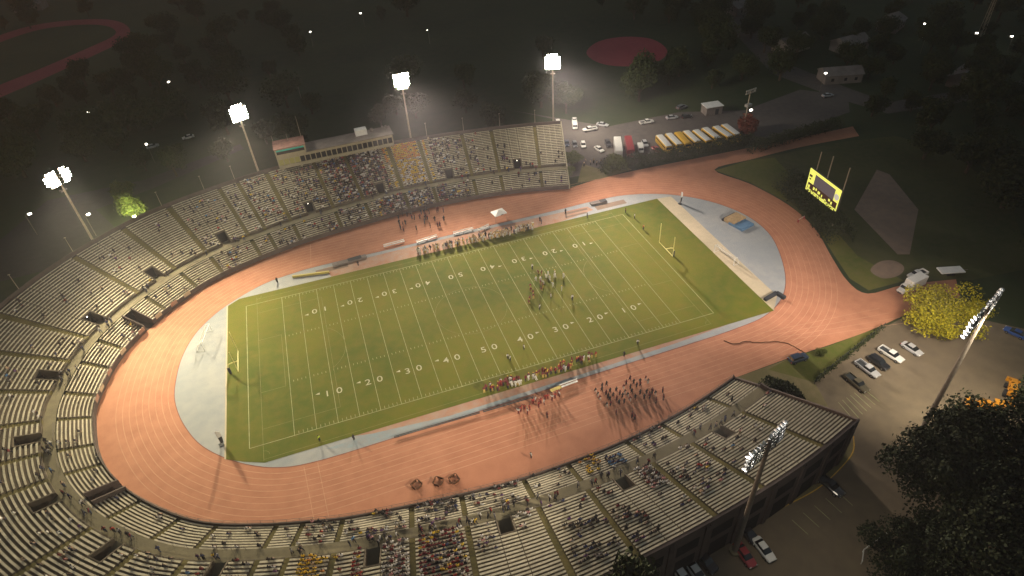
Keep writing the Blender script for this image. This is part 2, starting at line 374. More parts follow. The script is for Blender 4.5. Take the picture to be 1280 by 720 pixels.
# paving round the stadium
sheet('grass_verge', px([(893, 213), (935, 200), (1005, 187), (1060, 176), (1120, 170), (1190, 190), (1262, 250), (1290, 335), (1215, 350), (1130, 352), (1086, 363), (1062, 348), (1042, 318), (1020, 283), (985, 254), (938, 229)]), 0.006, M['verge'])
sheet('lit_grass_wedge', px([(894, 213), (935, 201), (968, 197), (985, 215), (985, 252), (938, 228)]), 0.010, M['grass'])  # brighter grass sheet, floodlit wedge painted as colour
sheet('lit_grass_bank', px([(1022, 286), (1050, 295), (1072, 320), (1130, 351), (1086, 363), (1062, 348), (1042, 318)]), 0.010, M['grass'])  # same bright grass, paints the floodlit strip along the bend
sheet('lower_verge', px([(960, 478), (1000, 470), (1095, 415), (1105, 408), (1070, 430), (1015, 474), (985, 470)][:0] + [(985, 449), (1040, 431), (1102, 408), (1098, 415), (1018, 478), (960, 462)]), 0.014, M['grass'])
sheet('worn_ground', px([(914, 474), (985, 449), (1018, 476), (1060, 545), (1000, 600), (985, 560), (930, 480)]), 0.008, M['bare_grass'])
sheet('wall_foot_strip', px([(1066, 552), (1068, 568), (1048, 590), (1020, 614), (975, 638), (930, 664), (870, 697), (790, 740), (740, 730), (985, 600)]), 0.014, M['bare_grass'])
sheet('parking_lot', px([(1018, 478), (1100, 412), (1150, 386), (1230, 400), (1320, 420), (1400, 640), (1200, 800), (760, 860), (700, 760), (985, 630), (1066, 560)]), 0.010, M['asphalt_tan'])
sheet('far_parking_lot', px([(706, 200), (697, 150), (640, 138), (760, 158), (850, 140), (930, 138), (1000, 112), (1060, 120), (1062, 140), (985, 168), (940, 176), (880, 190), (800, 204), (752, 215), (712, 222)]), 0.008, M['asphalt'])
sheet('gravel_path', px([(722, 228), (728, 205), (752, 212), (775, 205), (790, 212), (750, 224)]), 0.013, M['bare_grass'])
sheet('service_road', px([(0, 300), (60, 250), (180, 225), (300, 180), (305, 186), (190, 236), (120, 262), (150, 290), (90, 330), (0, 352)]), 0.008, M['asphalt_dark'])
sheet('ball_diamond', px([(1096, 212), (1112, 218), (1148, 262), (1137, 318), (1122, 318), (1068, 262)]), 0.012, M['dirt'])
sheet('side_street', px([(880, 0), (930, 0), (985, 80), (1060, 110), (1110, 128), (1280, 100), (1300, 112), (1110, 142), (1050, 124), (965, 92)]), 0.010, M['asphalt'])
sheet('home_plate_circle', catmull(px([(1088, 338), (1100, 327), (1118, 326), (1130, 334), (1124, 344), (1104, 348)]), True, 5), 0.012, M['dirt'])
sheet('far_ball_diamond', catmull(px([(733, 66), (748, 52), (780, 46), (815, 49), (834, 63), (822, 77), (785, 83), (750, 79)]), True, 5), 0.012, M['clay'])
oval_o = catmull(px([(-60, 70), (0, 44), (50, 30), (110, 24), (145, 26), (162, 36), (156, 50), (120, 68), (60, 96), (0, 122), (-60, 148)]), False, 6)
oval_i = catmull(px([(-60, 132), (0, 106), (55, 84), (110, 60), (140, 46), (144, 38), (130, 32), (100, 31), (50, 37), (0, 53), (-60, 80)]), False, 6)
sheet('distant_track', [tuple(p) for p in oval_o] + [tuple(p) for p in oval_i], 0.012, M['clay'])
mb = MB()
polyline(mb, catmull(px([(1067, 545), (1066, 565), (1048, 588), (1020, 612), (975, 636), (930, 662), (880, 690)]), False, 5), 0.18, 0.016)
tag(mb.build('yellow_curb_line', M['yellow_curb']), kind='structure')
mb = MB()
for k in range(7):
    a, b = at(1048 + 5*k, 503 - 3*k), at(1068 + 5.2*k, 526 - 4*k); line(mb, a, b, 0.12, 0.02)
for k in range(5):
    a, b = at(990 + 14*k, 650 - 9*k), at(1010 + 14*k, 668 - 9*k); line(mb, a, b, 0.12, 0.02)
tag(mb.build('parking_bay_lines', M['white_line']), kind='structure')

# ------------------------------------------------------------------ grandstand
ZF, ZA, ZU, ZT = 1.3, 3.75, 4.35, 11.0
NL, NU = 9, 24
DL = 6.3; DC = 8.7
def D(s):
    p = fr(s); t = min(1, max(0, (28 - p.x)/70)); t = t*t*(3-2*t); return 25.9 + 4.3*t
def row(s, lower, i, f=0.0):
    """offset of row i (+fraction) at s"""
    if lower: return 0.25 + (DL - 0.25)*(i + f)/NL
    return DC + (D(s) - 0.9 - DC)*(i + f)/NU
def rowz(lower, i): return ZF - 0.55 + (ZA - ZF + 0.25)*i/NL if lower else ZU + (ZT - ZU - 0.4)*i/(NU - 1)

ax = [(38, -1), (25.7, -1), (17.1, -1), (4.5, -1), (-4.6, -1), (-16.8, -1), (-26, -1), (-38.4, -1), (-45.4, -1), (-50, -1), (-60.5, -1), (-67, -1), (-74.7, -1)]
half_a = [sof(x, sy*float(np.interp(x, [p[0] for p in half][::-1], [p[1] for p in half][::-1]))) for x, sy in ax]
half_a += [sof(-83, -17.8), sof(-85.3, -11.8), sof(-86.95, -3.2)]
AIS = sorted(half_a + [SL - a for a in half_a])
VOM = sorted([sof(x, -y) for x, y in [(33.5, 58.8), (11.1, 62.3), (-11.5, 61.7), (-33.8, 59.2), (-59, 51.8), (-76.6, 41.6), (-89.3, 27.3), (-95.9, 9.3)]])
VOM = sorted(VOM + [SL - v for v in VOM])
TUN = [sof(-78.6, -25.2)]; TUN = [TUN[0], SL - TUN[0]]
VW, VROWS, TW = 1.35, 5, 1.5
AW = 0.45
stand = empty('grandstand', (0, 0, 0), 0, 'u-shaped open concrete grandstand of plank benches wrapping round the red track', 'grandstand')

def svals(a, b, step=2.6):
    n = max(1, int(math.ceil((b - a)/step))); return [a + (b - a)*k/n for k in range(n + 1)]
def strip(mb, S, f1, f2):
    A = [f1(s) for s in S]; B = [f2(s) for s in S]; i = len(mb.v); n = len(S)
    mb.v += A + B
    for k in range(n - 1): mb.f.append([i+k, i+n+k, i+n+k+1, i+k+1]); mb.m.append(mb.cur)
def bench(mb, s0, s1, lower, i):
    S = svals(s0, s1); z = rowz(lower, i) + 0.40
    lo = lambda s: row(s, lower, i, 0.48); hi = lambda s: row(s, lower, i, 0.90)
    strip(mb, S, lambda s: P3(s, lo(s), z), lambda s: P3(s, hi(s), z))
    strip(mb, S, lambda s: P3(s, lo(s), z-0.07), lambda s: P3(s, lo(s), z))
    strip(mb, S, lambda s: P3(s, hi(s), z), lambda s: P3(s, hi(s), z-0.07))
    for s in (S[0], S[-1]):
        mb.poly([P3(s, lo(s), z-0.07), P3(s, hi(s), z-0.07), P3(s, hi(s), z), P3(s, lo(s), z)])
    for s in svals(s0+0.3, s1-0.3, 2.4) if s1 - s0 > 1 else []:
        p = P3(s, row(s, lower, i, 0.66), z-0.24); mb.box(p, (0.08, 0.08, 0.34))
benches = []   # (distance, section object, mesh name, args)
def section(s0, s1, lower, rows, walls=True):
    mb = MB(); S = svals(s0, s1)
    for i in rows:
        z = rowz(lower, i); zp = rowz(lower, i-1) if i > 0 else (0.0 if lower else ZA)
        if i == rows[0] and rows[0] > 0: zp = z - 2.4
        strip(mb, S, lambda s: P3(s, row(s, lower, i), zp), lambda s: P3(s, row(s, lower, i), z))
        strip(mb, S, lambda s: P3(s, row(s, lower, i), z), lambda s: P3(s, row(s, lower, i, 1), z))
    o = mb.build('lower_seating_section' if lower else 'upper_seating_section', M['concrete'], stand)
    for i in rows:
        c = Vector(P3((s0+s1)/2, row((s0+s1)/2, lower, i), rowz(lower, i)))
        benches.append(((c - CAMLOC).length, o, (s0 + 0.06, s1 - 0.06, lower, i)))
    return o
def stair(s0, s1, lower):
    mb = MB(); n = NL if lower else NU; S = [s0, s1]
    for i in range(n):
        z = rowz(lower, i); zp = rowz(lower, i-1) if i > 0 else (0.3 if lower else ZA)
        zm = (z + zp)/2 if i > 0 else z
        strip(mb, S, lambda s: P3(s, row(s, lower, i), zp), lambda s: P3(s, row(s, lower, i), zm + 0.02))
        strip(mb, S, lambda s: P3(s, row(s, lower, i), zm+0.02), lambda s: P3(s, row(s, lower, i, .5), zm+0.02))
        strip(mb, S, lambda s: P3(s, row(s, lower, i, .5), zm+.02), lambda s: P3(s, row(s, lower, i, .5), z+0.02))
        strip(mb, S, lambda s: P3(s, row(s, lower, i, .5), z+0.02), lambda s: P3(s, row(s, lower, i, 1), z+0.02))
    mb.build('stairway', M['aisle'], stand)
edges = [0.0] + AIS + [SL]
SECT = []
for k in range(len(edges) - 1):
    a = edges[k] + (AW if k > 0 else 0.35); b = edges[k+1] - (AW if k < len(edges)-2 else 0.35)
    # lower tier, cut at the two field tunnels
    cuts = [t for t in TUN if a < t < b]
    if cuts:
        t = cuts[0]; section(a, t - TW, True, list(range(NL))); section(t + TW, b, True, list(range(NL))); section(t - TW, t + TW, True, [NL-1])
    else: section(a, b, True, list(range(NL)))
    cuts = [v for v in VOM if a - 1 < v < b + 1]
    segs = []; cur = a
    for v in sorted(cuts):
        if v - VW - cur > 0.4: segs.append((cur, v - VW, 0))
        segs.append((v - VW, v + VW, VROWS)); cur = v + VW
    if b - cur > 0.4: segs.append((cur, b, 0))
    for (u, w, r0) in segs: section(u, w, False, list(range(r0, NU)))
for s in AIS:
    if not any(abs(s - t) < TW + AW for t in TUN): stair(s - AW, s + AW, True)
    if not any(abs(s - v) < VW + AW for v in VOM): stair(s - AW, s + AW, False)
benches.sort(key=lambda t: t[0])
bproto = {}
for dist, o, a in benches[:100]:
    mb = MB(); bench(mb, *a); mb.build('bench', M['bench'], o)
rest = MB()
for dist, o, a in benches[100:]: bench(rest, *a)
ro = rest.build('bench_rows', M['bench'], stand); ro['kind'] = 'stuff'
# cross aisle, walls
S = svals(0, SL, 2.0)
mb = MB(); strip(mb, S, lambda s: P3(s, DL, ZA), lambda s: P3(s, DC + 0.02, ZA)); mb.build('cross_aisle', M['concourse'], stand)
mb = MB()
fs_ = [x for x in S if not any(abs(x - t) < TW for t in TUN)]
def front_wall(a, b):
    Q = svals(a, b, 2.0)
    strip(mb, Q, lambda s: P3(s, 0, 0), lambda s: P3(s, 0, ZF + 0.1)); strip(mb, Q, lambda s: P3(s, 0, ZF + 0.1), lambda s: P3(s, 0.26, ZF + 0.1)); strip(mb, Q, lambda s: P3(s, 0.26, ZF+0.1), lambda s: P3(s, 0.26, 0.2))
front_wall(0, TUN[0] - TW); front_wall(TUN[0] + TW, TUN[1] - TW); front_wall(TUN[1] + TW, SL)
mb.build('front_wall', M['wall'], stand)
mb = MB()
zb = ZT + 0.9
strip(mb, S, lambda s: P3(s, D(s) - 0.9, ZT - 0.1), lambda s: P3(s, D(s) - 0.3, ZT - 0.1))
strip(mb, S, lambda s: P3(s, D(s) - 0.3, ZT - 0.1), lambda s: P3(s, D(s) - 0.3, zb)); strip(mb, S, lambda s: P3(s, D(s) - 0.3, zb), lambda s: P3(s, D(s), zb)); strip(mb, S, lambda s: P3(s, D(s), zb), lambda s: P3(s, D(s), 0))
for s in svals(2, SL - 2, 6.0):
    strip(mb, [s - 0.35, s + 0.35], lambda q: P3(q, D(q) + 0.25, zb - 0.6), lambda q: P3(q, D(q) + 0.25, 0))
    for e in (-0.35, 0.35): mb.poly([P3(s+e, D(s), 0), P3(s+e, D(s)+0.25, 0), P3(s+e, D(s)+0.25, zb-0.6), P3(s+e, D(s), zb-0.6)])
mb.build('back_wall', M['wall'], stand)
for s in svals(5, SL - 5, 6.0)[:12]:      # flat black panels between the piers, the openings' shade painted on
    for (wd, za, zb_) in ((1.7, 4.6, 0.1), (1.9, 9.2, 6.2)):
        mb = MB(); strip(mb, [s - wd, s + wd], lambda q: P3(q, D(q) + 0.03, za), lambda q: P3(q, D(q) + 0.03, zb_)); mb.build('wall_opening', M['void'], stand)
for (s, nm) in ((0.0, 'end_wall'), (SL, 'end_wall')):
    mb = MB(); e = 0.35 if s == 0 else -0.35
    prof = [(0, 0), (0, ZF + 0.55)]
    for i in range(NL + 1): prof.append((row(s, True, i), rowz(True, min(i, NL-1)) + 0.75))
    prof += [(DL, ZA + 1.1), (DC, ZA + 1.3)]
    for i in range(0, NU + 1, 3): prof.append((row(s, False, i), rowz(False, min(i, NU-1)) + 0.85))
    prof += [(D(s), ZT + 0.9), (D(s), 0)]
    A = [P3(s, d_, z_) for d_, z_ in prof]; B = [P3(s + e, d_, z_) for d_, z_ in prof]
    mb.poly(A); mb.poly(B[::-1])
    for i in range(len(A) - 1): mb.poly([A[i], A[i+1], B[i+1], B[i]])
    mb.build(nm, M['cream'] if s > 0 else M['wall'], stand)
# vomitories: floor level with the cross aisle, side walls stepping up, black panel painting the doorway's shade at the back
for vi, v in enumerate(VOM):
    mb = MB(); dv = lambda s: row(s, False, VROWS); zt = rowz(False, VROWS) + 0.30
    zf = ZA + 0.012
    fb = MB(); strip(fb, [v - VW + .22, v + VW - .22], lambda s: P3(s, DC - 0.02, zf), lambda s: P3(s, dv(s), zf - 1.3))
    for e in (-1, 1):
        s0 = v + e*VW; s1 = v + e*(VW - 0.22)
        A = [P3(s0, DC, ZA-2.6), P3(s0, dv(s0), ZA - 2.6), P3(s0, dv(s0), zt), P3(s0, DC, ZU + 0.25)]
        B = [P3(s1, DC, ZA-2.6), P3(s1, dv(s1), ZA - 2.6), P3(s1, dv(s1), zt), P3(s1, DC, ZU + 0.25)]
        mb.poly(A); mb.poly(B)
        for i, j in ((1, 2), (2, 3), (3, 0)): mb.poly([A[i], A[j], B[j], B[i]])
    strip(mb, [v - VW, v + VW], lambda s: P3(s, dv(s), zt - 0.45), lambda s: P3(s, dv(s), zt)); strip(mb, [v - VW, v + VW], lambda s: P3(s, dv(s), zt), lambda s: P3(s, dv(s) + 0.22, zt))
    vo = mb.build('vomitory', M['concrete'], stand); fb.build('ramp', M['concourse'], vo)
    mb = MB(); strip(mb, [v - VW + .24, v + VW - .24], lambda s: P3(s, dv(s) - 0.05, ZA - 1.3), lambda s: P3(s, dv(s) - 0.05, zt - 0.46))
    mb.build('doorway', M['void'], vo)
    if vi in (9, 12, 15):
        mb = MB(); mb.box(P3(v, dv(v) - 0.15, zt - 0.62), (0.22, 0.14, 0.14)); mb.build('passage_lamp', M['bulb'], vo)
for t in TUN:
    mb = MB(); dz = row(t, True, NL - 1)
    strip(mb, [t - TW, t + TW], lambda s: P3(s, 0, 0.012), lambda s: P3(s, dz, 0.012 - 0.0))
    for e in (-1, 1):
        s0 = t + e*TW; s1 = t + e*(TW - 0.25)
        A = [P3(s0, 0, 0), P3(s0, dz, 0), P3(s0, dz, ZA + 0.6), P3(s0, 0, ZF + 0.6)]; B = [P3(s1, 0, 0), P3(s1, dz, 0), P3(s1, dz, ZA + 0.6), P3(s1, 0, ZF + 0.6)]
        mb.poly(A); mb.poly(B)
        for i, j in ((0, 3), (2, 3), (1, 2)): mb.poly([A[i], A[j], B[j], B[i]])
    tn = mb.build('field_tunnel', M['wall'], stand)
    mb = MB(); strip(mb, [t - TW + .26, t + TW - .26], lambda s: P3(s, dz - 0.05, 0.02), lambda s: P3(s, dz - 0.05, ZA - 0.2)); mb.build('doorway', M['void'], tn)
# hand rails
mb = MB()
for lev, dd, z0 in ((0, 0.13, ZF + 0.1), (1, DL + 0.1, ZA), (2, DC + 0.08, ZA)):
    Q = svals(0.4, SL - 0.4, 2.4)
    for a, b in zip(Q[:-1], Q[1:]):
        if lev == 0 and any(a - TW - 1 < t < b + TW + 1 for t in TUN): continue
        if lev == 2 and any(a - VW - 1 < v < b + VW + 1 for v in VOM): continue
        if lev == 1 and any(a - 1 < t < b + 1 for t in AIS): continue
        pa, pb = Vector(P3(a, dd, z0)), Vector(P3(b, dd, z0)); up = Vector((0, 0, 0.95))
        mb.tube(pa + up, pb + up, 0.035, n=4, caps=False); mb.tube(pa + up*0.5, pb + up*0.5, 0.03, n=4, caps=False); mb.tube(pa, pa + up, 0.035, n=4, caps=False)
mb.build('railing', M['pole_dark'], stand)

# ------------------------------------------------------------------ press box on the far stand
sP0, sP1 = sof(-39.5, 49.4), sof(1.0, 52.2)
def pressbox():
    L = Vector(P3(SL - (SL - sP0), D(sP0) - 3.2, 0)); 
    a = Vector(at(350, 212, 11.2)); b = Vector(at(493, 182, 11.2))
    d = (b - a); d.z = 0; W = d.length; d.normalize(); ang = math.atan2(d.y, d.x)
    o = empty('press_box', (a.x, a.y, 11.2), ang, 'long cream press box with dark windows on the back of the far stand', 'press box')
    dep = 6.0; T = 9.5; h = 4.6
    m = MB()   # long lower block, local x along the field, y away from it
    m.box((W/2, dep/2, 0.55), (W, dep, 1.1)); m.box((W/2, dep/2, 3.65), (W, dep, 1.1)); m.box((W/2, dep - 0.15, 2.1), (W, 0.3, 2.0)); m.box((0.15, dep/2, 2.1), (0.3, dep, 2.0)); m.box((W-.15, dep/2, 2.1), (.3, dep, 2.0))
    m.build('wall', M['cream'], o)
    n = 22
    for k in range(n + 1): m = MB(); m.box((0.2 + (W-0.4)*k/n, 0.12, 2.1), (0.28, 0.2, 2.0)); m.build('mullion', M['cream'], o)
    for k in range(n):
        m = MB(); x0 = 0.2 + (W-0.4)*k/n + 0.15; x1 = 0.2 + (W-0.4)*(k+1)/n - 0.15
        m.box(((x0+x1)/2, 0.32, 2.1), (x1-x0, 0.06, 1.98)); m.build('window', M['litglass'] if k < 4 else M['glass'], o)
    m = MB(); m.box((W/2 + T/2, dep/2 - 0.2, h - 0.3 + 0.05), (W - T + 0.6, dep + 1.1, 0.22)); m.build('roof', M['roof'], o)
    m = MB(); m.box((T/2, dep/2, h + 0.9), (T, dep + 0.5, 2.5), ); t = m.build('tower_room', M['cream'], o)
    m = MB(); m.box((T/2, -0.30, h + 1.0), (T - 1.0, 0.1, 1.1)); m.build('tower_window', M['glass'], t)
    m = MB(); m.box((T/2, -0.5, h + 1.75), (T - 1.0, 0.55, 0.3)); m.build('awning', M['teal'], t)
    m = MB(); m.box((T/2, dep/2, h + 2.25), (T + 0.3, dep + 0.9, 0.2)); m.build('tower_roof', M['roof_red'], t)
    for (xx, yy, hh) in ((T - 0.5, dep, 7), (0.2, dep, 2.2), (T/2, dep - 1, 2.2)):
        m = MB(); m.tube((xx, yy, h + 2.3), (xx, yy, h + 2.3 + hh), 0.09, 0.04); m.build('antenna', M['pole'], t)
    m = MB(); m.box((W - 9.5, 4.2, h + 0.75), (3.8, 2.6, 1.9)); m.build('rooftop_cabin', M['white'], o, bevel=0.05)
    m = MB(); m.tube((W-5.9, 4.6, h-0.1), (W-5.9, 4.6, h+0.9), 0.5, 0.5, 10); m.tube((W-2.2, 4.8, h-0.1), (W-2.2, 4.8, h+0.8), 0.4, 0.4, 10); m.tube((W-1.1, 4.8, h-0.1), (W-1.1, 4.8, h+0.8), 0.4, 0.4, 10); m.build('vent', M['roof'], o)
    for k in range(7):
        m = MB(); xx = 1.0 + (W-2)*k/6; m.box((xx, 0.5, -1.4), (0.5, 0.5, 2.8)); m.box((xx, 0.3, -0.15), (0.9, 0.8, 0.3)); m.box((xx, dep-.6, -2.4), (.6, .6, 4.8)); m.build('column', M['cream'], o)
    return o
pressbox()

# ------------------------------------------------------------------ floodlight towers
m = MB(); m.cur = 0
m.tube((0, 0.22, 0), (0, 0, 0), 0.20, 0.40, 10, caps=False); m.tube((0, 0.36, 0), (0, 0.22, 0), 0.12, 0.20, 8)
m.box((0, 0.22, -0.32), (0.08, 0.12, 0.5))
FL_ME = m.mesh('floodlight', [M['housing']])
def lensmesh(nm, mt, rl=0.36):
    m = MB(); m.poly([(rl*math.cos(-2*PI*k/12), -0.005, rl*math.sin(-2*PI*k/12)) for k in range(12)]); return m.mesh(nm, [mt])
LENS_ME = lensmesh('lens', M['lens']); LENS_SOFT = lensmesh('lens_soft', M['lens_soft'], 0.34)
def tower(base, zt, aim, label, cols, rows_, r0=0.38, z0=0.0, fan=25, split=0.0, soft=False, sx=0.84, sz=0.86, extra_tilt=0.0, jit=4, mt=None, energy=1.0):
    ang = math.atan2(aim[1] - base[1], aim[0] - base[0]) - PI/2       # local +y points at the field
    o = empty('floodlight_tower', (base[0], base[1], z0), ang, label, 'floodlight tower', 'floodlight towers round the stadium')
    H = zt - z0; mt = mt or M['pole']
    m = MB(); m.tube((0, 0, 0), (0, 0, H + rows_*sz*0.4), r0, r0*0.55, 12); m.build('pole', mt, o)
    m = MB(); m.tube((0, 0, 0), (0, 0, 0.7), r0*1.9, r0*1.9, 12); m.build('base', M['concourse'], o)
    W = (cols - 1)*sx
    m = MB()
    for r_ in range(rows_):
        z = H + (r_ - (rows_-1)/2)*sz
        m.box((0, 0.14, z - 0.42), (W + 0.8, 0.14, 0.14))
    for e in (-0.33, 0.33): m.box((e*W, 0.10, H - 0.4), (0.12, 0.12, rows_*sz))
    if not soft: m.box((0, -0.55, H - rows_*sz*0.5 - 1.8), (1.6, 1.0, 0.3))
    m.build('crossarm_frame', M['dark'] if soft else M['pole_dark'], o)
    for r_ in range(rows_):
        for c in range(cols):
            if not soft and r_ in (0, rows_-1) and c in (0, cols-1) and random.random() < .6: continue
            u = (c - (cols-1)/2); x = u*sx + (math.copysign(split, u) if split else 0)
            l = link_mesh('floodlight', FL_ME, o)
            l.location = (x, 0.45, H + (r_ - (rows_-1)/2)*sz)
            yaw = -R(fan)*u/max(1, (cols-1)/2) + R(random.uniform(-jit, jit))
            l.rotation_euler = (R(-24 + random.uniform(-4, 4) - extra_tilt), 0, yaw)
            k = link_mesh('lens', LENS_SOFT if soft else LENS_ME, l); k.rotation_euler = (0, 0, 0); k.location = (0, 0.0, 0)
    return o
# the lamp in FL_ME opens at y=0 towards -y: turn the whole head round so it faces the field
FL_ME.transform(Matrix.Rotation(PI, 4, 'Z')); LENS_ME.transform(Matrix.Rotation(PI, 4, 'Z')); LENS_SOFT.transform(Matrix.Rotation(PI, 4, 'Z'))
far_t = [((-92.0, 56.2), 31, 'leftmost lit floodlight tower behind the curve of the stand, heart shaped lamp bank', 7, 5, 0.55),
         ((-47.0, 78.6), 31, 'lit floodlight tower left of the press box behind the far stand', 6, 6, 0.0),
         ((3.2, 80.6), 31, 'lit floodlight tower just right of the press box behind the far stand', 6, 6, 0.0),
         ((52.6, 74.2), 31, 'lit floodlight tower at the right end of the far stand', 6, 6, 0.0)]
for (b, zt, lb, c, r_, sp) in far_t: tower(b, zt, (b[0]*0.35, -5), lb, c, r_, z0=0, split=sp)
near_t = [((72.1, -70.0), 31.0, 'tall dark floodlight tower beside the tan car park at the right edge', 12, 4), ((24.15, -78.3), 28.8, 'floodlight tower rising in front of the near stand benches', 12, 4)]
for (b, zt, lb, c, r_), w_ in zip(near_t, (1.06, .74)): tower(b, zt, (b[0] - .35*50, b[1] + .94*50), lb, c, r_, r0=0.5, soft=True, fan=75, mt=M['pole_dark'], sx=w_, sz=.95, split=.5, jit=38)

def spot(x, y, z, tx, ty, power, size=70, col=(1.0, 0.80, 0.52), blend=1.0, tz=0):
    l = bpy.data.lights.new('floodlight_beam', 'SPOT'); l.energy = power; l.color = col; l.spot_size = R(size); l.spot_blend = blend; l.shadow_soft_size = 2.6
    o = bpy.data.objects.new('floodlight_beam', l); COL.objects.link(o); o.location = (x, y, z)
    o.rotation_euler = (Vector((tx - x, ty - y, tz - z))).to_track_quat('-Z', 'Y').to_euler()
    return o
WARM = (1.0, 0.87, 0.66); WARM2 = (1.0, 0.88, 0.72)
E0 = 210000
CL = [(1.0, .86, .56), (1.0, .86, .58), (1.0, .84, .66), (1.0, .84, .70), (1.0, .85, .72), (1.0, .86, .64)]
AIMS = [
 (far_t[0], [(-76, -22, .68), (-62, 0, .68), (-72, 24, .4), (-66, -54, 1.1)]),
 (far_t[1], [(-72, -12, .75), (-42, -48, .55), (-92, -24, 1.3), (-40, -62, .9)]),
 (far_t[2], [(-30, -48, .36), (12, -48, .42), (-14, -66, 1.0), (16, -70, 1.4)]),
 (far_t[3], [(70, 0, .8), (48, -40, .45), (76, -25, .4), (38, -68, 2.4), (46, 60, .10)]),
 (near_t[0], [(64, 4, .8), (88, -40, .30), (88, -10, .22), (42, 62, .40)]),
 (near_t[1], [(-10, 64, .42), (30, 54, .2), (-52, 64, .60), (-76, 14, .8), (-90, -22, .4)])]
for ic, (t_, aims) in enumerate(AIMS):
    b, zt = t_[0], t_[1]; nr = b[1] < 0
    for (tx, ty, e) in aims: spot(b[0]*(1 if nr else .985), b[1]*(.99 if nr else .985), zt, tx, ty, E0*e, 66, CL[ic])
spot(25.0, -80.0, 28.8, 42, -98, E0*.055, 110, WARM)  # spot added without a lamp head to brighten the asphalt behind the tower
# spots added at the end towers to brighten the car parks, no heads modelled
spot(73.0, -71.5, 31, 84, -58, E0*.42, 92, WARM); spot(53.5, 76.0, 31, 88, 84, E0*.60, 120, WARM2)

# ------------------------------------------------------------------ trees
def leafcloud(seed, r, h, n, leaf, base=0.0, lobes=9, flat=1.0):
    lo_, hi_, core = (.26, .46, .5) if lobes < 18 else (.13, .30, .34)
    rd = random.Random(seed); ls = []
    for k in range(lobes):
        a = rd.uniform(0, 2*PI); q = r*(.62 if lobes < 18 else .78)*math.sqrt(rd.random()); z = base + h*rd.uniform(0.25, 0.85)
        ls.append((Vector((q*math.cos(a), q*math.sin(a), z)), r*rd.uniform(lo_, hi_)))
    ls.append((Vector((0, 0, base + h*0.6)), r*core))
    vs = []; fs = []
    for k in range(n):
        c, rr = rd.choice(ls)
        d = Vector((rd.gauss(0, 1), rd.gauss(0, 1), rd.gauss(0, 1))).normalized()
        p = c + Vector((d.x, d.y, d.z*0.75*flat))*rr*(0.70 + 0.42*rd.random())
        # clumps of three crossed leaves
        for q in range(2):
            n1 = (d + Vector((rd.gauss(0, .7), rd.gauss(0, .7), rd.gauss(0, .7)))).normalized(); u = n1.orthogonal().normalized(); w = n1.cross(u); s = leaf*rd.uniform(0.6, 1.3); t = rd.uniform(0, PI)
            u, w = u*math.cos(t) + w*math.sin(t), w*math.cos(t) - u*math.sin(t)
            o = p + Vector((rd.gauss(0, 1), rd.gauss(0, 1), rd.gauss(0, 1)))*leaf*0.5; i = len(vs)
            vs += [o - u*s*0.5, o - w*s*0.33, o + u*s*0.5, o + w*s*0.33]; fs.append((i, i+1, i+2, i+3))
    return vs, fs
def trunk_mb(r, h, seed, base):
    rd = random.Random(seed); m = MB(); tr = max(0.12, r*0.07)
    m.tube((0, 0, -0.1), (0, 0, base + h*0.25), tr, tr*0.7, 7)
    for k in range(6):
        a = k*1.05 + rd.uniform(-.3, .3); q = r*0.5; m.tube((0, 0, base + h*0.15*rd.uniform(.3, 1.2)), (q*math.cos(a), q*math.sin(a), base + h*rd.uniform(.4, .7)), tr*0.5, tr*0.14, 5)
    return m
TREES = {}
def tree_proto(key, r, h, n, leaf, lm, seed, lobes=9):
    base = h*0.18
    vs, fs = leafcloud(seed, r, h - base, n, leaf, base, lobes); m = MB(); m.add(vs, fs)
    TREES[key] = (m.mesh('crown', [M[lm]]), trunk_mb(r, h - base, seed, base).mesh('trunk', [M['bark']]))
tree_proto('a', 6, 10, 1300, 0.85, 'leaf', 1); tree_proto('b', 7.5, 12, 1500, 0.9, 'leaf', 2, 12); tree_proto('c', 5, 9, 1100, 0.8, 'leaf', 3, 7); tree_proto('d', 8.5, 11, 1700, 0.95, 'leaf', 4, 14)
tree_proto('mid', 5, 8, 2200, 0.5, 'leaf_mid', 5); tree_proto('yel', 10.5, 12, 7500, 0.5, 'leaf_yellow', 12, 38); tree_proto('big', 14, 15, 14000, 0.6, 'leaf_shaded', 7, 60)
tree_proto('yels', 4.2, 7, 1800, 0.5, 'leaf_mid', 8, 7); tree_proto('red', 4, 4.5, 1000, 0.55, 'leaf_red', 9, 6)
TCOUNT = 0
def tree(key, x, y, s=1.0, label='', group=None, rz=None, name='tree', z=0, cat='tree'):
    c, t = TREES[key]; o = empty(name, (x, y, z), random.uniform(0, 6) if rz is None else rz, label, cat, group)
    o.scale = (s, s, s*random.uniform(0.9, 1.1))
    link_mesh('crown', c, o); link_mesh('trunk', t, o); return o
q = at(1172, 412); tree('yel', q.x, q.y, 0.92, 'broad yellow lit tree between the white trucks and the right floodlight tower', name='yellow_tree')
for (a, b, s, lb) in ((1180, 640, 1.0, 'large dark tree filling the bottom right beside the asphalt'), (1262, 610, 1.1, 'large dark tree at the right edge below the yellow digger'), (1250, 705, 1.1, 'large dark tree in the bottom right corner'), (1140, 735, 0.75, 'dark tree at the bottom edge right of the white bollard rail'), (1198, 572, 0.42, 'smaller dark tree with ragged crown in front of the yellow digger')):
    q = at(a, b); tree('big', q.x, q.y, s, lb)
_t = tree('b', 0.5, -84.6, .82, 'round dark tree rising behind the near stand at the bottom edge'); _t.scale = (.86, .78, 1.62)
q = at(166, 292); tree('yels', q.x, q.y + 8, 1.35, 'bright green lamplit tree just behind the left curve of the stand')
q = at(158, 262); tree('yels', q.x, q.y + 6, 1.1, 'smaller lamplit tree behind the bright green one')
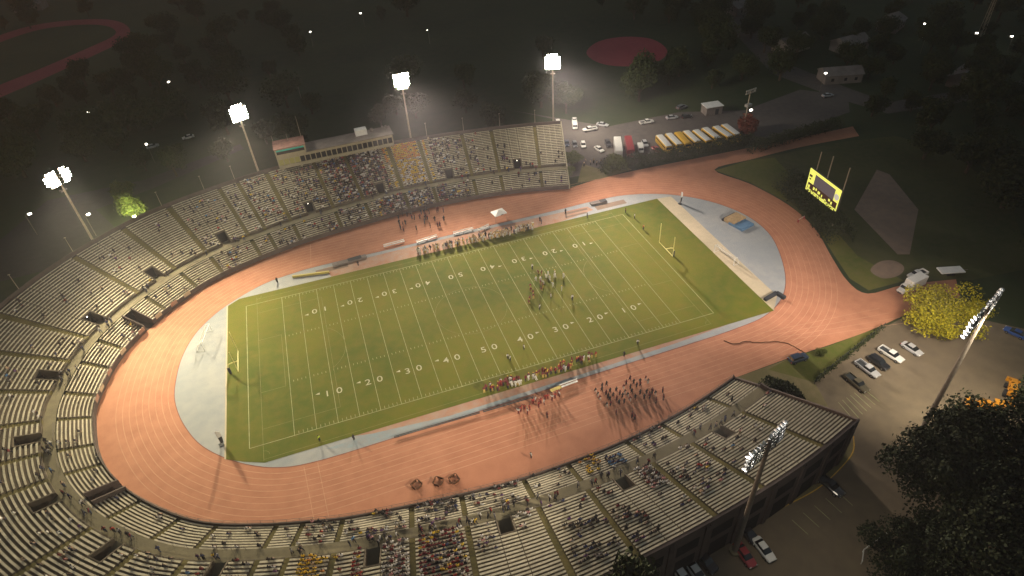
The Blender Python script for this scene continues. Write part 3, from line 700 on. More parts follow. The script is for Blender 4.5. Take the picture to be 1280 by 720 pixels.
for (a, b, s, lb) in ((714, 208, 0.62, 'green tree against the right end of the far stand'), (711, 222, 0.5, 'low green tree at the front corner of the far stand'), (722, 204, 0.45, 'dark round tree beside the gravel path')):
    q = at(a, b); tree('mid', q.x, q.y, s, lb)
q = at(932, 165); tree('red', q.x, q.y, 1.3, 'reddish shrub at the foot of the utility pole beyond the buses', name='shrub', cat='shrub')
q = at(1025, 446); tree('mid', q.x, q.y, 0.28, 'small dark bush on the grass beside the dark parked car', name='bush', cat='bush')
# hedges
def hedge(pts, w, h, n, label, lm='leaf', leaf=0.5, seed=1, name='hedge'):
    P_ = catmull(pts, False, 6); rd = random.Random(seed); m = MB(); L_ = [(b-a).length for a, b in zip(P_[:-1], P_[1:])]
    for k in range(n):
        i = rd.choices(range(len(L_)), L_)[0]; t = rd.random(); p = P_[i].lerp(P_[i+1], t)
        a = rd.uniform(0, PI); rr = 0.75 + 0.35*rd.random() + 0.25*math.sin(p.x*0.9 + p.y); d = Vector((0, 0, 0))
        c = Vector((p.x + math.cos(a)*w*rr, p.y + rd.uniform(-w, w)*0.7, 0.1 + math.sin(a)*h*rr))
        n1 = Vector((rd.gauss(0, 1), rd.gauss(0, 1), rd.gauss(0, 1)+.6)).normalized(); u = n1.orthogonal().normalized(); v_ = n1.cross(u); s = leaf*rd.uniform(.6, 1.3)
        m.poly([c - u*s*.5, c - v_*s*.35, c + u*s*.5, c + v_*s*.35])
    o = m.build(name, M[lm]); return tag(o, label, 'hedge')
hedge(px([(757, 213), (790, 208), (850, 198), (905, 187), (938, 180)]), 2.4, 3.6, 11000, 'long dark hedge between the row of buses and the red track', seed=3)
hedge(px([(762, 214), (776, 210)]), 2.6, 4.2, 3500, 'taller round end of the hedge near the gravel path', 'leaf_mid', seed=4)
hedge(px([(985, 234), (1000, 248), (1018, 262), (1034, 282), (1048, 300)]), 3.6, 5.0, 12000, 'dark hedge between the scoreboard and the red track', seed=5)
hedge(px([(940, 190), (1000, 172), (1045, 160)]), 2.4, 3.4, 6000, 'dark hedge along the outer side of the red track spur', seed=6)
hedge(px([(957, 486), (975, 492), (992, 505), (1000, 520)]), 1.9, 2.6, 4500, 'curved dark hedge at the open end of the near stand', seed=8)
# scattered trees of the dark park beyond
rd = random.Random(11); kinds = 'abcd'; placed = []
zones = [(at(-20, 160), 1), ]
def ok(x, y):
    # keep off the stadium, the lots, the far fields
    if -125 < x < 100 and -120 < y < 92: return False
    for (a, b, r) in AVOID:
        if (x-a)**2 + (y-b)**2 < r*r: return False
    for p in placed:
        if (x-p[0])**2 + (y-p[1])**2 < 90: return False
    return True
AVOID = []
for (a, b, r) in ((783, 64, 30), (730, 180, 22), (770, 175, 25), (820, 170, 25), (880, 170, 28), (950, 150, 24), (1000, 130, 22), (1040, 122, 14), (60, 60, 45), (120, 45, 45), (0, 90, 45), (-40, 110, 40), (100, 70, 32), (1100, 260, 30), (1120, 330, 22), (1040, 250, 22), (1030, 200, 25), (1000, 190, 22), (1160, 370, 16), (1187, 345, 12), (500, 60, 45), (600, 40, 45), (420, 100, 25), (980, 200, 18), (1080, 200, 14), (1060, 170, 14), (90, 260, 22), (60, 300, 18), (690, 30, 30), (700, 100, 26), (230, 180, 16), (1265, 420, 14), (640, 100, 20), (560, 90, 20)):
    q = at(a, b); AVOID.append((q.x, q.y, r))
AVOID += [(-92, 56, 24), (-47, 79, 22), (3, 81, 26), (52, 74, 22)]
desc = ['dark leafy tree in the unlit park behind the far stand', 'dark leafy tree in the unlit ground behind the stand\'s left curve', 'dark leafy tree in the shadows beyond the scoreboard', 'dark leafy tree beyond the far car park']
grp = ['trees in the park behind the far stand', 'trees behind the left curve', 'trees beyond the scoreboard', 'trees beyond the far car park']
tries = 0
while len(placed) < 190 and tries < 6000:
    tries += 1
    a = rd.uniform(-60, 1340); b = rd.uniform(-10, 420)
    if a < 1100 and b > 260: continue
    q = at(a, b)
    if not ok(q.x, q.y) or q.y > 430: continue
    if 300 < a < 700 and rd.random() < 0.55: continue
    placed.append((q.x, q.y)); z = 1 if a < 240 else 0 if a < 700 else 3 if (a < 1050 or b < 120) else 2
    tree(rd.choice(kinds), q.x, q.y, rd.uniform(0.7, 1.25), desc[z], grp[z])
# the far wood beyond
m = MB(); rd = random.Random(5)
for k in range(520):
    a = rd.uniform(-500, 760); x = a; y = rd.uniform(430, 700); r_ = rd.uniform(5, 9)
    vs, fs = leafcloud(k, r_, r_*1.5, 26, 3.2, 1.5, 4); m.add([(v.x + x, v.y + y, v.z) for v in vs], fs)
tag(m.build('distant_woods', M['leaf']), 'dark mass of far woodland along the top of the view', 'woods', kind='stuff')

def house(a, rz, w, d, h, label, mt='roof'):
    q = at(*a); o = empty('house', (q.x, q.y, 0), rz, label, 'house')
    m = MB(); m.box((0, 0, h/2), (w, d, h)); m.build('wall', M[mt], o)
    m = MB(); e = .5; m.loft([[(-w/2-e, -d/2-e, h+.02), (-w/2-e, d/2+e, h+.02), (-w/2-e, 0, h + d*.28)], [(w/2+e, -d/2-e, h+.02), (w/2+e, d/2+e, h+.02), (w/2+e, 0, h + d*.28)]]); m.build('roof', M['roof'], o)
    for x in (-.3, .05, .33): m = MB(); m.box((x*w, -d/2-.02, h*.5), (1.1, .06, 1.2)); m.build('window', M['glass'], o)
for (a, rz, w, d, h, lb) in (((988, 62), .2, 15, 9, 4, 'dim grey roofed house beyond the far road lamp'), ((1048, 100), -.3, 15, 8, 3.5, 'long dim building past the end of the far road'), ((1112, 36), .5, 13, 9, 4, 'small dim house left of the highest upper right street lamps'), ((1060, 62), .1, 14, 9, 4, 'dim house among the dark trees at the upper right'), ((925, 14), .3, 18, 10, 4, 'dim house cut by the top edge right of centre'), ((1208, 104), .4, 16, 10, 4, 'pale roofed house left of the lamp at the upper right'), ((40, 12), -.2, 18, 10, 4, 'dim house beyond the distant red oval')):
    house(a, rz, w, d, h, lb)
# ------------------------------------------------------------------ vehicles
def ring(x, hw, z0, z1, c=0.12):
    return [(x, -hw+c, z0), (x, hw-c, z0), (x, hw, z0+c), (x, hw, z1-c), (x, hw-c*1.3, z1), (x, -hw+c*1.3, z1), (x, -hw, z1-c), (x, -hw, z0+c)]
def car_proto(kind, pt, L=4.7):
    """returns (parts list) of local meshes; +x is forward"""
    P_ = []
    s = L/4.7; W = 0.92
    def wheels(xs, r=0.34, w=W):
        for x in xs:
            for sy in (-1, 1):
                m = MB(); m.tube((x, sy*(w - 0.20), r), (x, sy*(w + 0.02), r), r, r, 12); m2 = MB(); m2.tube((x, sy*(w + 0.0), r), (x, sy*(w + 0.035), r), r*0.6, r*0.5, 8)
                P_.append(('wheel', m.mesh('wheel', [M['tyre']]), ('rim', m2.mesh('rim', [M['rim']]))))
    def frustum(nm, x0, x1, x2, x3, w0, w1, z0, z1, mt, inset=0):
        m = MB(); m.loft([[(x0, -w0, z0), (x3, -w0, z0), (x3, w0, z0), (x0, w0, z0)], [(x1, -w1, z1), (x2, -w1, z1), (x2, w1, z1), (x1, w1, z1)]]); P_.append((nm, m.mesh(nm, [mt], bevel=0.05), None))
    def lights(xf, xr, z=0.66, w=0.72):
        for sy in (-1, 1):
            m = MB(); m.box((xf, sy*w*0.9, z), (0.10, 0.34, 0.16)); P_.append(('headlight', m.mesh('headlight', [M['headlight']]), None))
            m = MB(); m.box((xr, sy*w*0.95, z+.08), (0.10, 0.28, 0.2)); P_.append(('taillight', m.mesh('taillight', [M['taillight']]), None))
    if kind in ('sedan', 'suv', 'hatch'):
        if kind == 'sedan': prof = [(-2.3, .74, .42, .88), (-2.1, .86, .28, .98), (-1.2, .91, .24, 1.0), (0, .92, .22, .98), (1.1, .91, .24, .94), (1.9, .86, .26, .84), (2.3, .70, .40, .72)]
        elif kind == 'suv': prof = [(-2.3, .82, .45, 1.15), (-2.15, .90, .32, 1.2), (-1.0, .95, .30, 1.18), (0, .96, .28, 1.15), (1.1, .95, .30, 1.12), (1.95, .90, .32, 1.02), (2.32, .78, .45, .88)]
        else: prof = [(-2.1, .80, .42, 1.0), (-1.9, .88, .28, 1.05), (0, .9, .24, 1.0), (1.1, .9, .24, .95), (1.8, .84, .28, .84), (2.1, .70, .4, .7)]
        m = MB(); m.loft([ring(x*s, w, a, b) for x, w, a, b in prof]); P_.append(('body', m.mesh('body', [PAINT[pt]], smooth=False), None))
        if kind == 'sedan':
            frustum('window', -1.65*s, -1.0*s, .35*s, 1.15*s, .80, .62, .96, 1.42, M['glass']); frustum('roof', -1.02*s, -.92*s, .28*s, .38*s, .64, .58, 1.40, 1.46, PAINT[pt]); wheels((-1.4*s, 1.42*s))
        elif kind == 'suv':
            frustum('window', -2.15*s, -1.85*s, .35*s, 1.1*s, .86, .72, 1.14, 1.68, M['glass']); frustum('roof', -1.95*s, -1.85*s, .3*s, .4*s, .76, .70, 1.66, 1.75, PAINT[pt]); wheels((-1.4*s, 1.42*s), 0.38, .95)
        else:
            frustum('window', -2.0*s, -1.6*s, .3*s, 1.15*s, .82, .64, .98, 1.48, M['glass']); frustum('roof', -1.65*s, -1.5*s, .25*s, .34*s, .66, .6, 1.46, 1.53, PAINT[pt]); wheels((-1.3*s, 1.35*s))
        lights(2.27*s if kind != 'hatch' else 2.06*s, -2.27*s if kind != 'hatch' else -2.07*s, .68)
    elif kind == 'pickup':
        m = MB(); m.loft([ring(x*s, w, a, b) for x, w, a, b in [(-0.55, .95, .42, 1.12), (0.4, .96, .40, 1.14), (1.3, .95, .42, 1.10), (2.2, .90, .44, 1.04), (2.7, .82, .52, .95)]])
        m.box((-1.65*s, 0, .62), (2.2*s, 1.9, .24)); m.box((-1.65*s, .88, .90), (2.2*s, .14, .46)); m.box((-1.65*s, -.88, .90), (2.2*s, .14, .46)); m.box((-2.72*s, 0, .86), (.12, 1.9, .54))
        P_.append(('body', m.mesh('body', [PAINT[pt]]), None))
        m = MB(); m.box((-1.65*s, 0, .755), (2.1*s, 1.6, .03)); P_.append(('truck_bed', m.mesh('truck_bed', [M['dark']]), None))
        frustum('window', -.62*s, -.45*s, .75*s, 1.35*s, .86, .70, 1.08, 1.66, M['glass']); frustum('roof', -.52*s, -.46*s, .70*s, .78*s, .74, .68, 1.64, 1.72, PAINT[pt]); wheels((-1.7*s, 1.75*s), 0.40, .96); lights(2.68*s, -2.76*s, .8)
    elif kind == 'van':
        m = MB(); m.loft([ring(x*s, w, a, b) for x, w, a, b in [(-2.5, .92, .40, 1.95), (-2.3, .96, .35, 2.02), (1.0, .96, .33, 2.0), (1.35, .95, .34, 1.7), (2.0, .93, .36, 1.05), (2.45, .82, .45, .92)]]); P_.append(('body', m.mesh('body', [PAINT[pt]]), None))
        m = MB(); m.poly([(1.38*s, -.8, 1.64), (1.38*s, .8, 1.64), (2.0*s, .82, 1.09), (2.0*s, -.82, 1.09)]); me = m.mesh('windshield', [M['glass']]); me.transform(Matrix.Translation((.05, 0, .05))); P_.append(('windshield', me, None))
        m = MB()
        for sy in (-1, 1): m.box((.5*s, sy*.965, 1.5), (1.3*s, .03, .5))
        P_.append(('side_window', m.mesh('side_window', [M['glass']]), None)); wheels((-1.6*s, 1.6*s), 0.36, .94); lights(2.42*s, -2.5*s, .8)
    elif kind == 'boxtruck':
        m = MB(); m.box((-1.3, 0, 2.0), (5.2, 2.4, 2.5)); P_.append(('cargo_box', m.mesh('cargo_box', [PAINT['white']], bevel=.06), None))
        m = MB(); m.box((0.2, 0, .62), (8.0, 1.0, .3)); P_.append(('chassis', m.mesh('chassis', [M['dark']]), None))
        m = MB(); m.loft([ring(x, w, a, b, .15) for x, w, a, b in [(1.6, 1.05, .7, 2.2), (2.7, 1.05, .6, 2.15), (3.1, 1.0, .6, 1.45), (4.1, .9, .6, 1.25)]]); P_.append(('cab', m.mesh('cab', [PAINT['white']]), None))
        m = MB(); m.poly([(2.76, -.86, 2.1), (2.76, .86, 2.1), (3.12, .9, 1.5), (3.12, -.9, 1.5)]); me = m.mesh('windshield', [M['glass']]); me.transform(Matrix.Translation((.05, 0, .04))); P_.append(('windshield', me, None))
        wheels((-2.6, 3.1), 0.45, 1.12); lights(4.08, -3.95, .95, .85)
    elif kind == 'bus':
        m = MB(); m.loft([ring(x, w, a, b, .2) for x, w, a, b in [(-5.5, 1.18, .5, 2.75), (-5.4, 1.22, .45, 2.95), (3.9, 1.22, .45, 2.95), (4.1, 1.18, .5, 2.1)]]); m.loft([ring(x, w, a, b, .15) for x, w, a, b in [(4.0, .98, .5, 1.65), (5.2, .92, .55, 1.45), (5.4, .8, .6, 1.3)]])
        P_.append(('body', m.mesh('body', [PAINT['yellow']]), None))
        m = MB(); m.loft([[(x, -w, z), (x, w, z), (x, w*.86, z+.14), (x, 0, z+.2), (x, -w*.86, z+.14)] for x, w, z in [(-5.2, 1.1, 2.9), (-5.0, 1.16, 2.94), (3.6, 1.16, 2.94), (3.8, 1.1, 2.9)]]); P_.append(('roof', m.mesh('roof', [PAINT[pt]]), None))
        for sy in (-1, 1):
            for k in range(10):
                m = MB(); m.box((-4.7 + k*.86, sy*1.225, 2.15), (.68, .03, .55)); P_.append(('window', m.mesh('window', [M['glass']]), None))
            m = MB(); m.box((-.7, sy*1.23, 1.35), (9.0, .03, .09)); m.box((-.7, sy*1.23, 1.0), (9.0, .03, .07)); P_.append(('rub_rail', m.mesh('rub_rail', [M['tyre']]), None))
        m = MB(); m.poly([(4.13, -1.0, 2.55), (4.13, 1.0, 2.55), (4.16, 1.0, 1.75), (4.16, -1.0, 1.75)]); P_.append(('windshield', m.mesh('windshield', [M['glass']]), None))
        m = MB(); m.box((-5.52, 0, 2.1), (.03, 1.5, .6)); P_.append(('rear_window', m.mesh('rear_window', [M['glass']]), None))
        m = MB(); m.box((5.48, 0, .65), (.16, 2.0, .28)); P_.append(('bumper', m.mesh('bumper', [M['tyre']]), None)); wheels((-3.4, 4.5), .5, 1.12); lights(5.4, -5.5, 1.0, .8)
    elif kind == 'trailer':
        m = MB(); m.box((0, 0, 2.2), (11.0, 2.5, 2.8)); P_.append(('cargo_box', m.mesh('cargo_box', [PAINT[pt]], bevel=.08), None))
        m = MB(); m.box((0, 0, .68), (10.4, 1.2, .24)); P_.append(('chassis', m.mesh('chassis', [M['dark']]), None))
        m = MB()
        for k in range(12): m.box((-5 + k*.9, 0, 3.62), (.08, 2.46, .04))
        P_.append(('roof_ribs', m.mesh('roof_ribs', [PAINT[pt]]), None)); wheels((-4.2, -3.0, 4.0), .5, 1.15)
        m = MB(); m.box((5.52, 0, 2.0), (.04, 2.2, .12)); P_.append(('door_bar', m.mesh('door_bar', [M['rim']]), None))
    return P_
CACHE = {}
NAMES = dict(sedan='parked_car', suv='parked_suv', hatch='parked_hatchback', pickup='pickup_truck', van='parked_van', boxtruck='box_truck', bus='school_bus', trailer='cargo_trailer')
CATS = dict(sedan='car', suv='car', hatch='car', pickup='pickup truck', van='van', boxtruck='box truck', bus='bus', trailer='trailer')
def vehicle(kind, pt, a, b, label, group=None, z=0.0, zr=0.0):
    key = (kind, pt)
    if key not in CACHE: CACHE[key] = car_proto(kind, pt, 5.3 if kind == 'pickup' and False else 4.7)
    A, B = at(*a, zr), at(*b, zr); c = (A + B)/2
    o = empty(NAMES[kind], (c.x, c.y, 0.022), math.atan2(B.y - A.y, B.x - A.x), label, CATS[kind], group)
    for nm, me, sub in CACHE[key]:
        p = link_mesh(nm, me, o)
        if sub: link_mesh(sub[0], sub[1], p)
    return o
GR = 'vehicles in the car park right of the near stand'; GF = 'vehicles in the far car park'; GB = 'cars below the near stand'
vehicle('suv', 'navy', (983, 455), (1010, 446), 'dark blue car parked on the bare ground below the track beside the small bush')
vehicle('pickup', 'brown', (1056, 470), (1084, 493), 'dark olive pickup nearest the stand in the right car park row', GR)
vehicle('pickup', 'silver', (1070, 454), (1097, 474), 'silver pickup between the olive pickup and the black car', GR)
vehicle('suv', 'black', (1083, 446), (1112, 466), 'black car parked between the silver and the white pickup', GR)
vehicle('pickup', 'white', (1097, 436), (1129, 456), 'white pickup beside the black car in the right car park', GR)
vehicle('sedan', 'silver', (1129, 432), (1149, 445), 'silver sedan under the yellow tree', GR)
vehicle('boxtruck', 'white', (1156, 352), (1118, 371), 'white box truck at the end of the red track spur')
vehicle('pickup', 'white', (1158, 341), (1133, 350), 'white pickup standing just behind the white box truck')
vehicle('sedan', 'blue', (1280, 424), (1256, 413), 'blue car at the right edge beyond the floodlight tower')
vehicle('pickup', 'black', (1023, 598), (1049, 620), 'black pickup standing by the yellow curb line below the near stand')
vehicle('hatch', 'black', (926, 660), (942, 677), 'black hatchback parked behind the white sedan beside the near tower', GB)
vehicle('sedan', 'white', (944, 676), (964, 702), 'white sedan with dark windscreen right of the red car', GB)
vehicle('sedan', 'red', (921, 683), (940, 709), 'dark red sedan at the foot of the near floodlight tower', GB)
vehicle('suv', 'black', (872, 694), (890, 713), 'black car at the bottom edge left of the tower foot', GB)
vehicle('sedan', 'white', (862, 707), (878, 729), 'white sedan at the bottom edge next to the black car', GB)
vehicle('hatch', 'white', (845, 712), (861, 735), 'leftmost white car cut by the bottom edge', GB)
vehicle('sedan', 'white', (741, 183), (757, 194), 'white sedan alone in the middle of the far car park', GF)
vehicle('hatch', 'white', (728, 178), (730, 188), 'small white car nearest the green tree in the far car park', GF)
vehicle('sedan', 'navy', (708, 177), (709, 185), 'dark car closest to the far stand end', GF)
vehicle('hatch', 'grey', (717, 178), (720, 187), 'grey hatchback second from the far stand end', GF)
vehicle('suv', 'black', (757, 176), (763, 188), 'black car beside the long white trailer', GF)
vehicle('trailer', 'white', (771, 175), (774, 198), 'long white trailer beside the red trailer', GF, zr=1.5)
vehicle('trailer', 'red', (784, 174), (789, 197), 'long red trailer beside the white one', GF, zr=1.5)
vehicle('van', 'white', (799, 182), (802, 195), 'white van right of the red trailer', GF)
vehicle('hatch', 'silver', (804, 178), (808, 185), 'silver car behind the white van', GF)
vehicle('pickup', 'white', (746, 162), (728, 165), 'white pickup on the back edge of the far car park', GF)
vehicle('sedan', 'white', (718, 149), (718, 156), 'white car behind the far stand, upper of two', GF)
vehicle('van', 'white', (718, 156), (719, 163), 'white van behind the far stand, lower of two', GF)
vehicle('sedan', 'silver', (750, 157), (756, 158), 'silver car parked beyond the white pickup', GF)
vehicle('suv', 'white', (696, 152), (700, 161), 'white car half hidden by the end of the far stand', GF)
vehicle('pickup', 'white', (799, 156), (817, 153), 'white pickup in front of the dark trees left of the pale shed', GF)
vehicle('suv', 'grey', (846, 138), (858, 134), 'grey car under the dark trees beyond the buses', GF)
vehicle('sedan', 'silver', (836, 149), (843, 148), 'silver car behind the yellow roofed bus', GF)
vehicle('hatch', 'black', (855, 148), (862, 147), 'black hatchback behind the row of buses', GF)
vehicle('sedan', 'red', (817, 186), (824, 192), 'red car tucked against the leftmost bus', GF)
vehicle('sedan', 'silver', (1028, 122), (1040, 120), 'silver car on the far road past the utility pole')
vehicle('suv', 'silver', (1240, 108), (1226, 112), 'silver car near the lamp in the upper right darkness')
vehicle('sedan', 'white', (240, 172), (232, 174), 'white car on the service road behind the left of the stand')
vehicle('sedan', 'silver', (186, 186), (197, 183), 'silver car next to the lamp on the dark road')
roofs = [((190, 385), (310, 520)), ((285, 370), (415, 500)), ((375, 355), (500, 490)), ((465, 350), (595, 465)), ((560, 340), (705, 455)), ((655, 320), (800, 430)), ((765, 305), (920, 410)), ((850, 285), (1000, 395))]
ordn = ['leftmost school bus with white roof in the row of eight', 'second school bus from the left with white roof', 'school bus with an all yellow roof', 'white roofed school bus just right of the yellow roofed one', 'white roofed school bus fifth from the left', 'white roofed school bus sixth from the left', 'white roofed school bus second from the right', 'rightmost white roofed school bus near the utility pole']
for k, (a, b) in enumerate(roofs):
    vehicle('bus', 'yellow' if k == 2 else 'white', (800 + a[0]/8, 120 + a[1]/8), (800 + b[0]/8, 120 + b[1]/8), ordn[k], 'school buses in the far car park', zr=3.0)
# yellow digger
def digger(a, rz, label, s=1.0):
    q = at(*a); o = empty('digger', (q.x, q.y, 0.02), rz, label, 'digger')
    m = MB(); m.box((0, 0, 1.2), (3.6, 1.4, .7)); m.box((1.3, 0, 1.65), (1.5, 1.0, .55)); m.build('body', PAINT['orange'], o, bevel=.08)
    m = MB(); m.box((-.6, 0, 2.35), (1.5, 1.3, .08)); m.build('cab_roof', PAINT['orange'], o)
    m = MB()
    for e in ((-.05, .6), (-.05, -.6), (-1.25, .6), (-1.25, -.6)): m.box((e[0], e[1], 1.9), (.09, .09, .9))
    m.build('cab_frame', M['dark'], o)
    m = MB(); m.box((3.3, 0, .6), (.5, 2.2, .8)); m.box((2.5, .6, .9), (1.8, .15, .2)); m.box((2.5, -.6, .9), (1.8, .15, .2)); m.build('loader_bucket', PAINT['orange'], o)
    m = MB(); m.tube((-1.8, 0, 1.2), (-3.0, 0, 3.2), .18, .14, 6); m.tube((-3.0, 0, 3.2), (-4.1, 0, 1.6), .14, .1, 6); m.box((-4.2, 0, 1.2), (.5, .7, .7)); m.build('digger_arm', PAINT['orange'], o)
    for x, r_ in ((-1.2, .75), (1.4, .5)):
        for sy in (-1, 1): m = MB(); m.tube((x, sy*.7, r_), (x, sy*1.15, r_), r_, r_, 14); m.build('wheel', M['tyre'], o)
    o.scale = (s, s, s)
digger((1238, 514), 2.4, 'orange yellow digger half hidden by the ragged dark tree', 1.25); digger((1262, 492), 0.6, 'orange yellow loader beside the digger at the right edge', 1.1)

# ------------------------------------------------------------------ field furniture
def goalpost(x, s_, label):
    o = empty('goalpost', (x, 0, 0.045), 0, label, 'goalpost', 'field goalposts')
    m = MB(); pts = [(s_*2.6, 0, 0), (s_*2.6, 0, 1.9), (s_*2.3, 0, 2.7), (s_*1.4, 0, 3.0), (0, 0, 3.05)]; m.pipe(pts, .13, 8); m.build('gooseneck', M['yellow_post'], o)
    m = MB(); m.tube((0, -3.55, 3.05), (0, 3.55, 3.05), .11, n=8); m.build('crossbar', M['yellow_post'], o)
    for e in (-1, 1): m = MB(); m.tube((0, e*3.55, 3.05), (0, e*3.55, 9.2), .09, .08, 8); m.build('upright', M['yellow_post'], o)
    m = MB(); m.tube((s_*2.6, 0, 0.01), (s_*2.6, 0, 1.8), .32, .32, 10); m.build('post_pad', M['dark'], o)
goalpost(-54.9 - 1.2, -1, 'yellow goalpost at the left end of the turf'); goalpost(54.9 + 0.4, 1, 'yellow goalpost at the right end of the turf')
def soccer(c, rz, label):
    o = empty('soccer_goal', (c[0], c[1], .05), rz, label, 'soccer goal', 'soccer goals off the turf'); W = 3.66
    m = MB(); m.pipe([(0, -W, 0), (0, -W, 2.44), (0, W, 2.44), (0, W, 0)], .08, 6); m.build('frame', M['white'], o)
    m = MB()
    for e in (-1, 1): m.pipe([(0, e*W, 2.44), (.9, e*W, 2.44), (2.0, e*W, 0), (0, e*W, 0)], .05, 5)
    m.tube((2.0, -W, 0.04), (2.0, W, .04), .05, n=5); m.build('stay', M['white'], o)
    m = MB()
    for k in range(25): y = -W + 2*W*k/24; m.pipe([(0.02, y, 2.42), (.9, y, 2.42), (2.0, y, .05)], .012, 3)
    for k in range(8): t = k/7; m.tube((.9 + 1.1*t, -W, 2.42 - 2.37*t), (.9 + 1.1*t, W, 2.42 - 2.37*t), .012, n=3)
    m.build('net', M['net'], o)
a, b = at(893, 316, 0), at(916, 332, 0); soccer(((a.x+b.x)/2, (a.y+b.y)/2), math.atan2(b.y-a.y, b.x-a.x) + PI/2, 'white soccer goal on the pale strip at the right end')
a, b = at(266, 413, 0), at(256, 440, 0); soccer(((a.x+b.x)/2, (a.y+b.y)/2), math.atan2(b.y-a.y, b.x-a.x) - PI/2, 'white soccer goal on the grey surface at the left end')
def box_thing(name, parts, label, cat, group=None, loc=(0, 0, 0), rz=0.0):
    o = empty(name, loc, rz, label, cat, group)
    for nm, bl, mt in parts:
        m = MB()
        for c, d in bl: m.box(c, d)
        m.build(nm, mt, o, bevel=0.04)
    return o
q = at(922, 279); rz = math.atan2(at(938, 286).y - at(912, 272).y, at(938, 286).x - at(912, 272).x)
box_thing('landing_mat', [('mat', [((1.2, 0, .35), (5.0, 5.0, .7))], M['blue_mat']), ('cover', [((-1.4, .3, .62), (3.6, 5.2, 1.1))], M['tan_cover']), ('edge_pad', [((-3.6, .3, .3), (.7, 5.4, .6))], M['dark'])], 'tan and blue padded jumping mat on the grey surface at the right end', 'landing mat', loc=(q.x, q.y, .03), rz=rz)
q = at(963, 372); box_thing('crash_mat', [('pad', [((0, 0, .4), (4.4, .9, .8)), ((2.2, -1.2, .4), (1.0, 2.6, .8))], M['dark'])], 'dark l-shaped stack of pads by the lower right end of the grey surface', 'mat', loc=(q.x, q.y, .03), rz=.25)
q = at(420, 331)
def feather(a, label, h=4.2):
    q = at(*a); o = empty('feather_flag', (q.x, q.y, .03), .3, label, 'flag', 'feather flags')
    m = MB(); m.tube((0, 0, 0), (0, 0, h), .05, .03, 6); m.build('pole', M['pole'], o)
    m = MB(); m.loft([[(0.03, -.015, z), (w, -.015, z), (w, .015, z), (0.03, .015, z)] for z, w in ((h*.52, .75), (h*.7, .85), (h*.88, .75), (h, .25))]); m.build('sail', M['white'], o)
    m = MB(); m.loft([[(0.03, -.015, z), (w, -.015, z), (w, .015, z), (0.03, .015, z)] for z, w in ((.4, .55), (h*.3, .7), (h*.515, .75))]); m.build('lower_sail', M['dark'], o)
    m = MB(); m.box((0, 0, .06), (1.0, 1.0, .12)); m.build('base', M['dark'], o)
feather((277, 556), 'white and black feather flag beside the lower left corner of the turf'); feather((850, 255), 'white and black feather flag beyond the top right corner of the turf')
# canopy
q = at(624, 274); o = empty('canopy_tent', (q.x, q.y, .02), .18, 'white peaked canopy tent on the far straight of the red track', 'tent')
m = MB(); m.loft([[(-2.0, -1.6, 2.5), (2.0, -1.6, 2.5), (2.0, 1.6, 2.5), (-2.0, 1.6, 2.5)], [(-.05, -.05, 3.3), (.05, -.05, 3.3), (.05, .05, 3.3), (-.05, .05, 3.3)]]); m.loft([[(-2.0, -1.6, 2.25), (2.0, -1.6, 2.25), (2.0, 1.6, 2.25), (-2.0, 1.6, 2.25)], [(-2.0, -1.6, 2.5), (2.0, -1.6, 2.5), (2.0, 1.6, 2.5), (-2.0, 1.6, 2.5)]], caps=False); m.build('canopy', M['white'], o)
for sx in (-1, 1):
    for sy in (-1, 1): m = MB(); m.tube((sx*1.9, sy*1.5, 0), (sx*1.9, sy*1.5, 2.4), .04, n=6); m.build('leg', M['pole'], o)
m = MB(); m.box((.3, -1.64, 2.38), (.9, .02, .18)); m.build('mark', M['dark'], o)
# team benches and tables by the sidelines
def team_bench(a, b, label, mt='white', group='team benches', wd=.45, zs=1.0):
    A, B = at(*a), at(*b); c = (A+B)/2; L_ = (B-A).length; o = empty('team_bench', (c.x, c.y, .04), math.atan2(B.y-A.y, B.x-A.x), label, 'bench', group); o.scale = (1, 1, zs)
    m = MB(); m.box((0, 0, .45), (L_, wd, .06)); m.build('seat', M[mt], o); m = MB(); m.box((0, wd*.6, .85), (L_, .05, .3)); m.build('backrest', M[mt], o)
    for e in (-1, 0, 1): m = MB(); m.box((e*L_*.45, 0, .21), (.08, wd, .42)); m.build('leg', M['pole_dark'], o)
team_bench((480, 310), (506, 303), 'leftmost pale bench on the far sideline beside the track', wd=.6); team_bench((521, 305), (547, 297), 'second pale bench on the far sideline', wd=.6); team_bench((567, 294), (592, 288), 'pale bench on the far sideline left of the tent', wd=.6); team_bench((598, 290), (612, 284), 'short pale bench right beside the tent', wd=.6)
team_bench((493, 548), (600, 517), 'long thin dark bench at the edge of the blue grey strip on the near side', mt='dark', wd=.25, zs=.5); team_bench((604, 516), (668, 497), 'dark bench along the near sideline behind the red shirted team', mt='dark', wd=.3, zs=.6); team_bench((700, 486), (722, 478), 'short pale bench with golden box on the near side')
q = at(695, 489); box_thing('equipment_table', [('table_top', [((0, 0, .8), (2.6, .9, .06))], M['gold']), ('leg', [((-1.1, 0, .39), (.08, .8, .78)), ((1.1, 0, .39), (.08, .8, .78))], M['pole_dark'])], 'golden yellow covered table behind the near sideline team', 'table', loc=(q.x, q.y, .03), rz=.1)
for (a, b, lb) in (((366, 347), (412, 341), 'low golden yellow board along the upper left sideline'),):
    A, B = at(*a), at(*b); c = (A+B)/2; box_thing('sideline_board', [('board', [((0, 0, .3), ((B-A).length, .5, .6))], M['gold']), ('foot', [((-3, .5, .1), (.1, .6, .2)), ((3, .5, .1), (.1, .6, .2))], M['dark'])], lb, 'board', loc=(c.x, c.y, .03), rz=math.atan2(B.y-A.y, B.x-A.x))
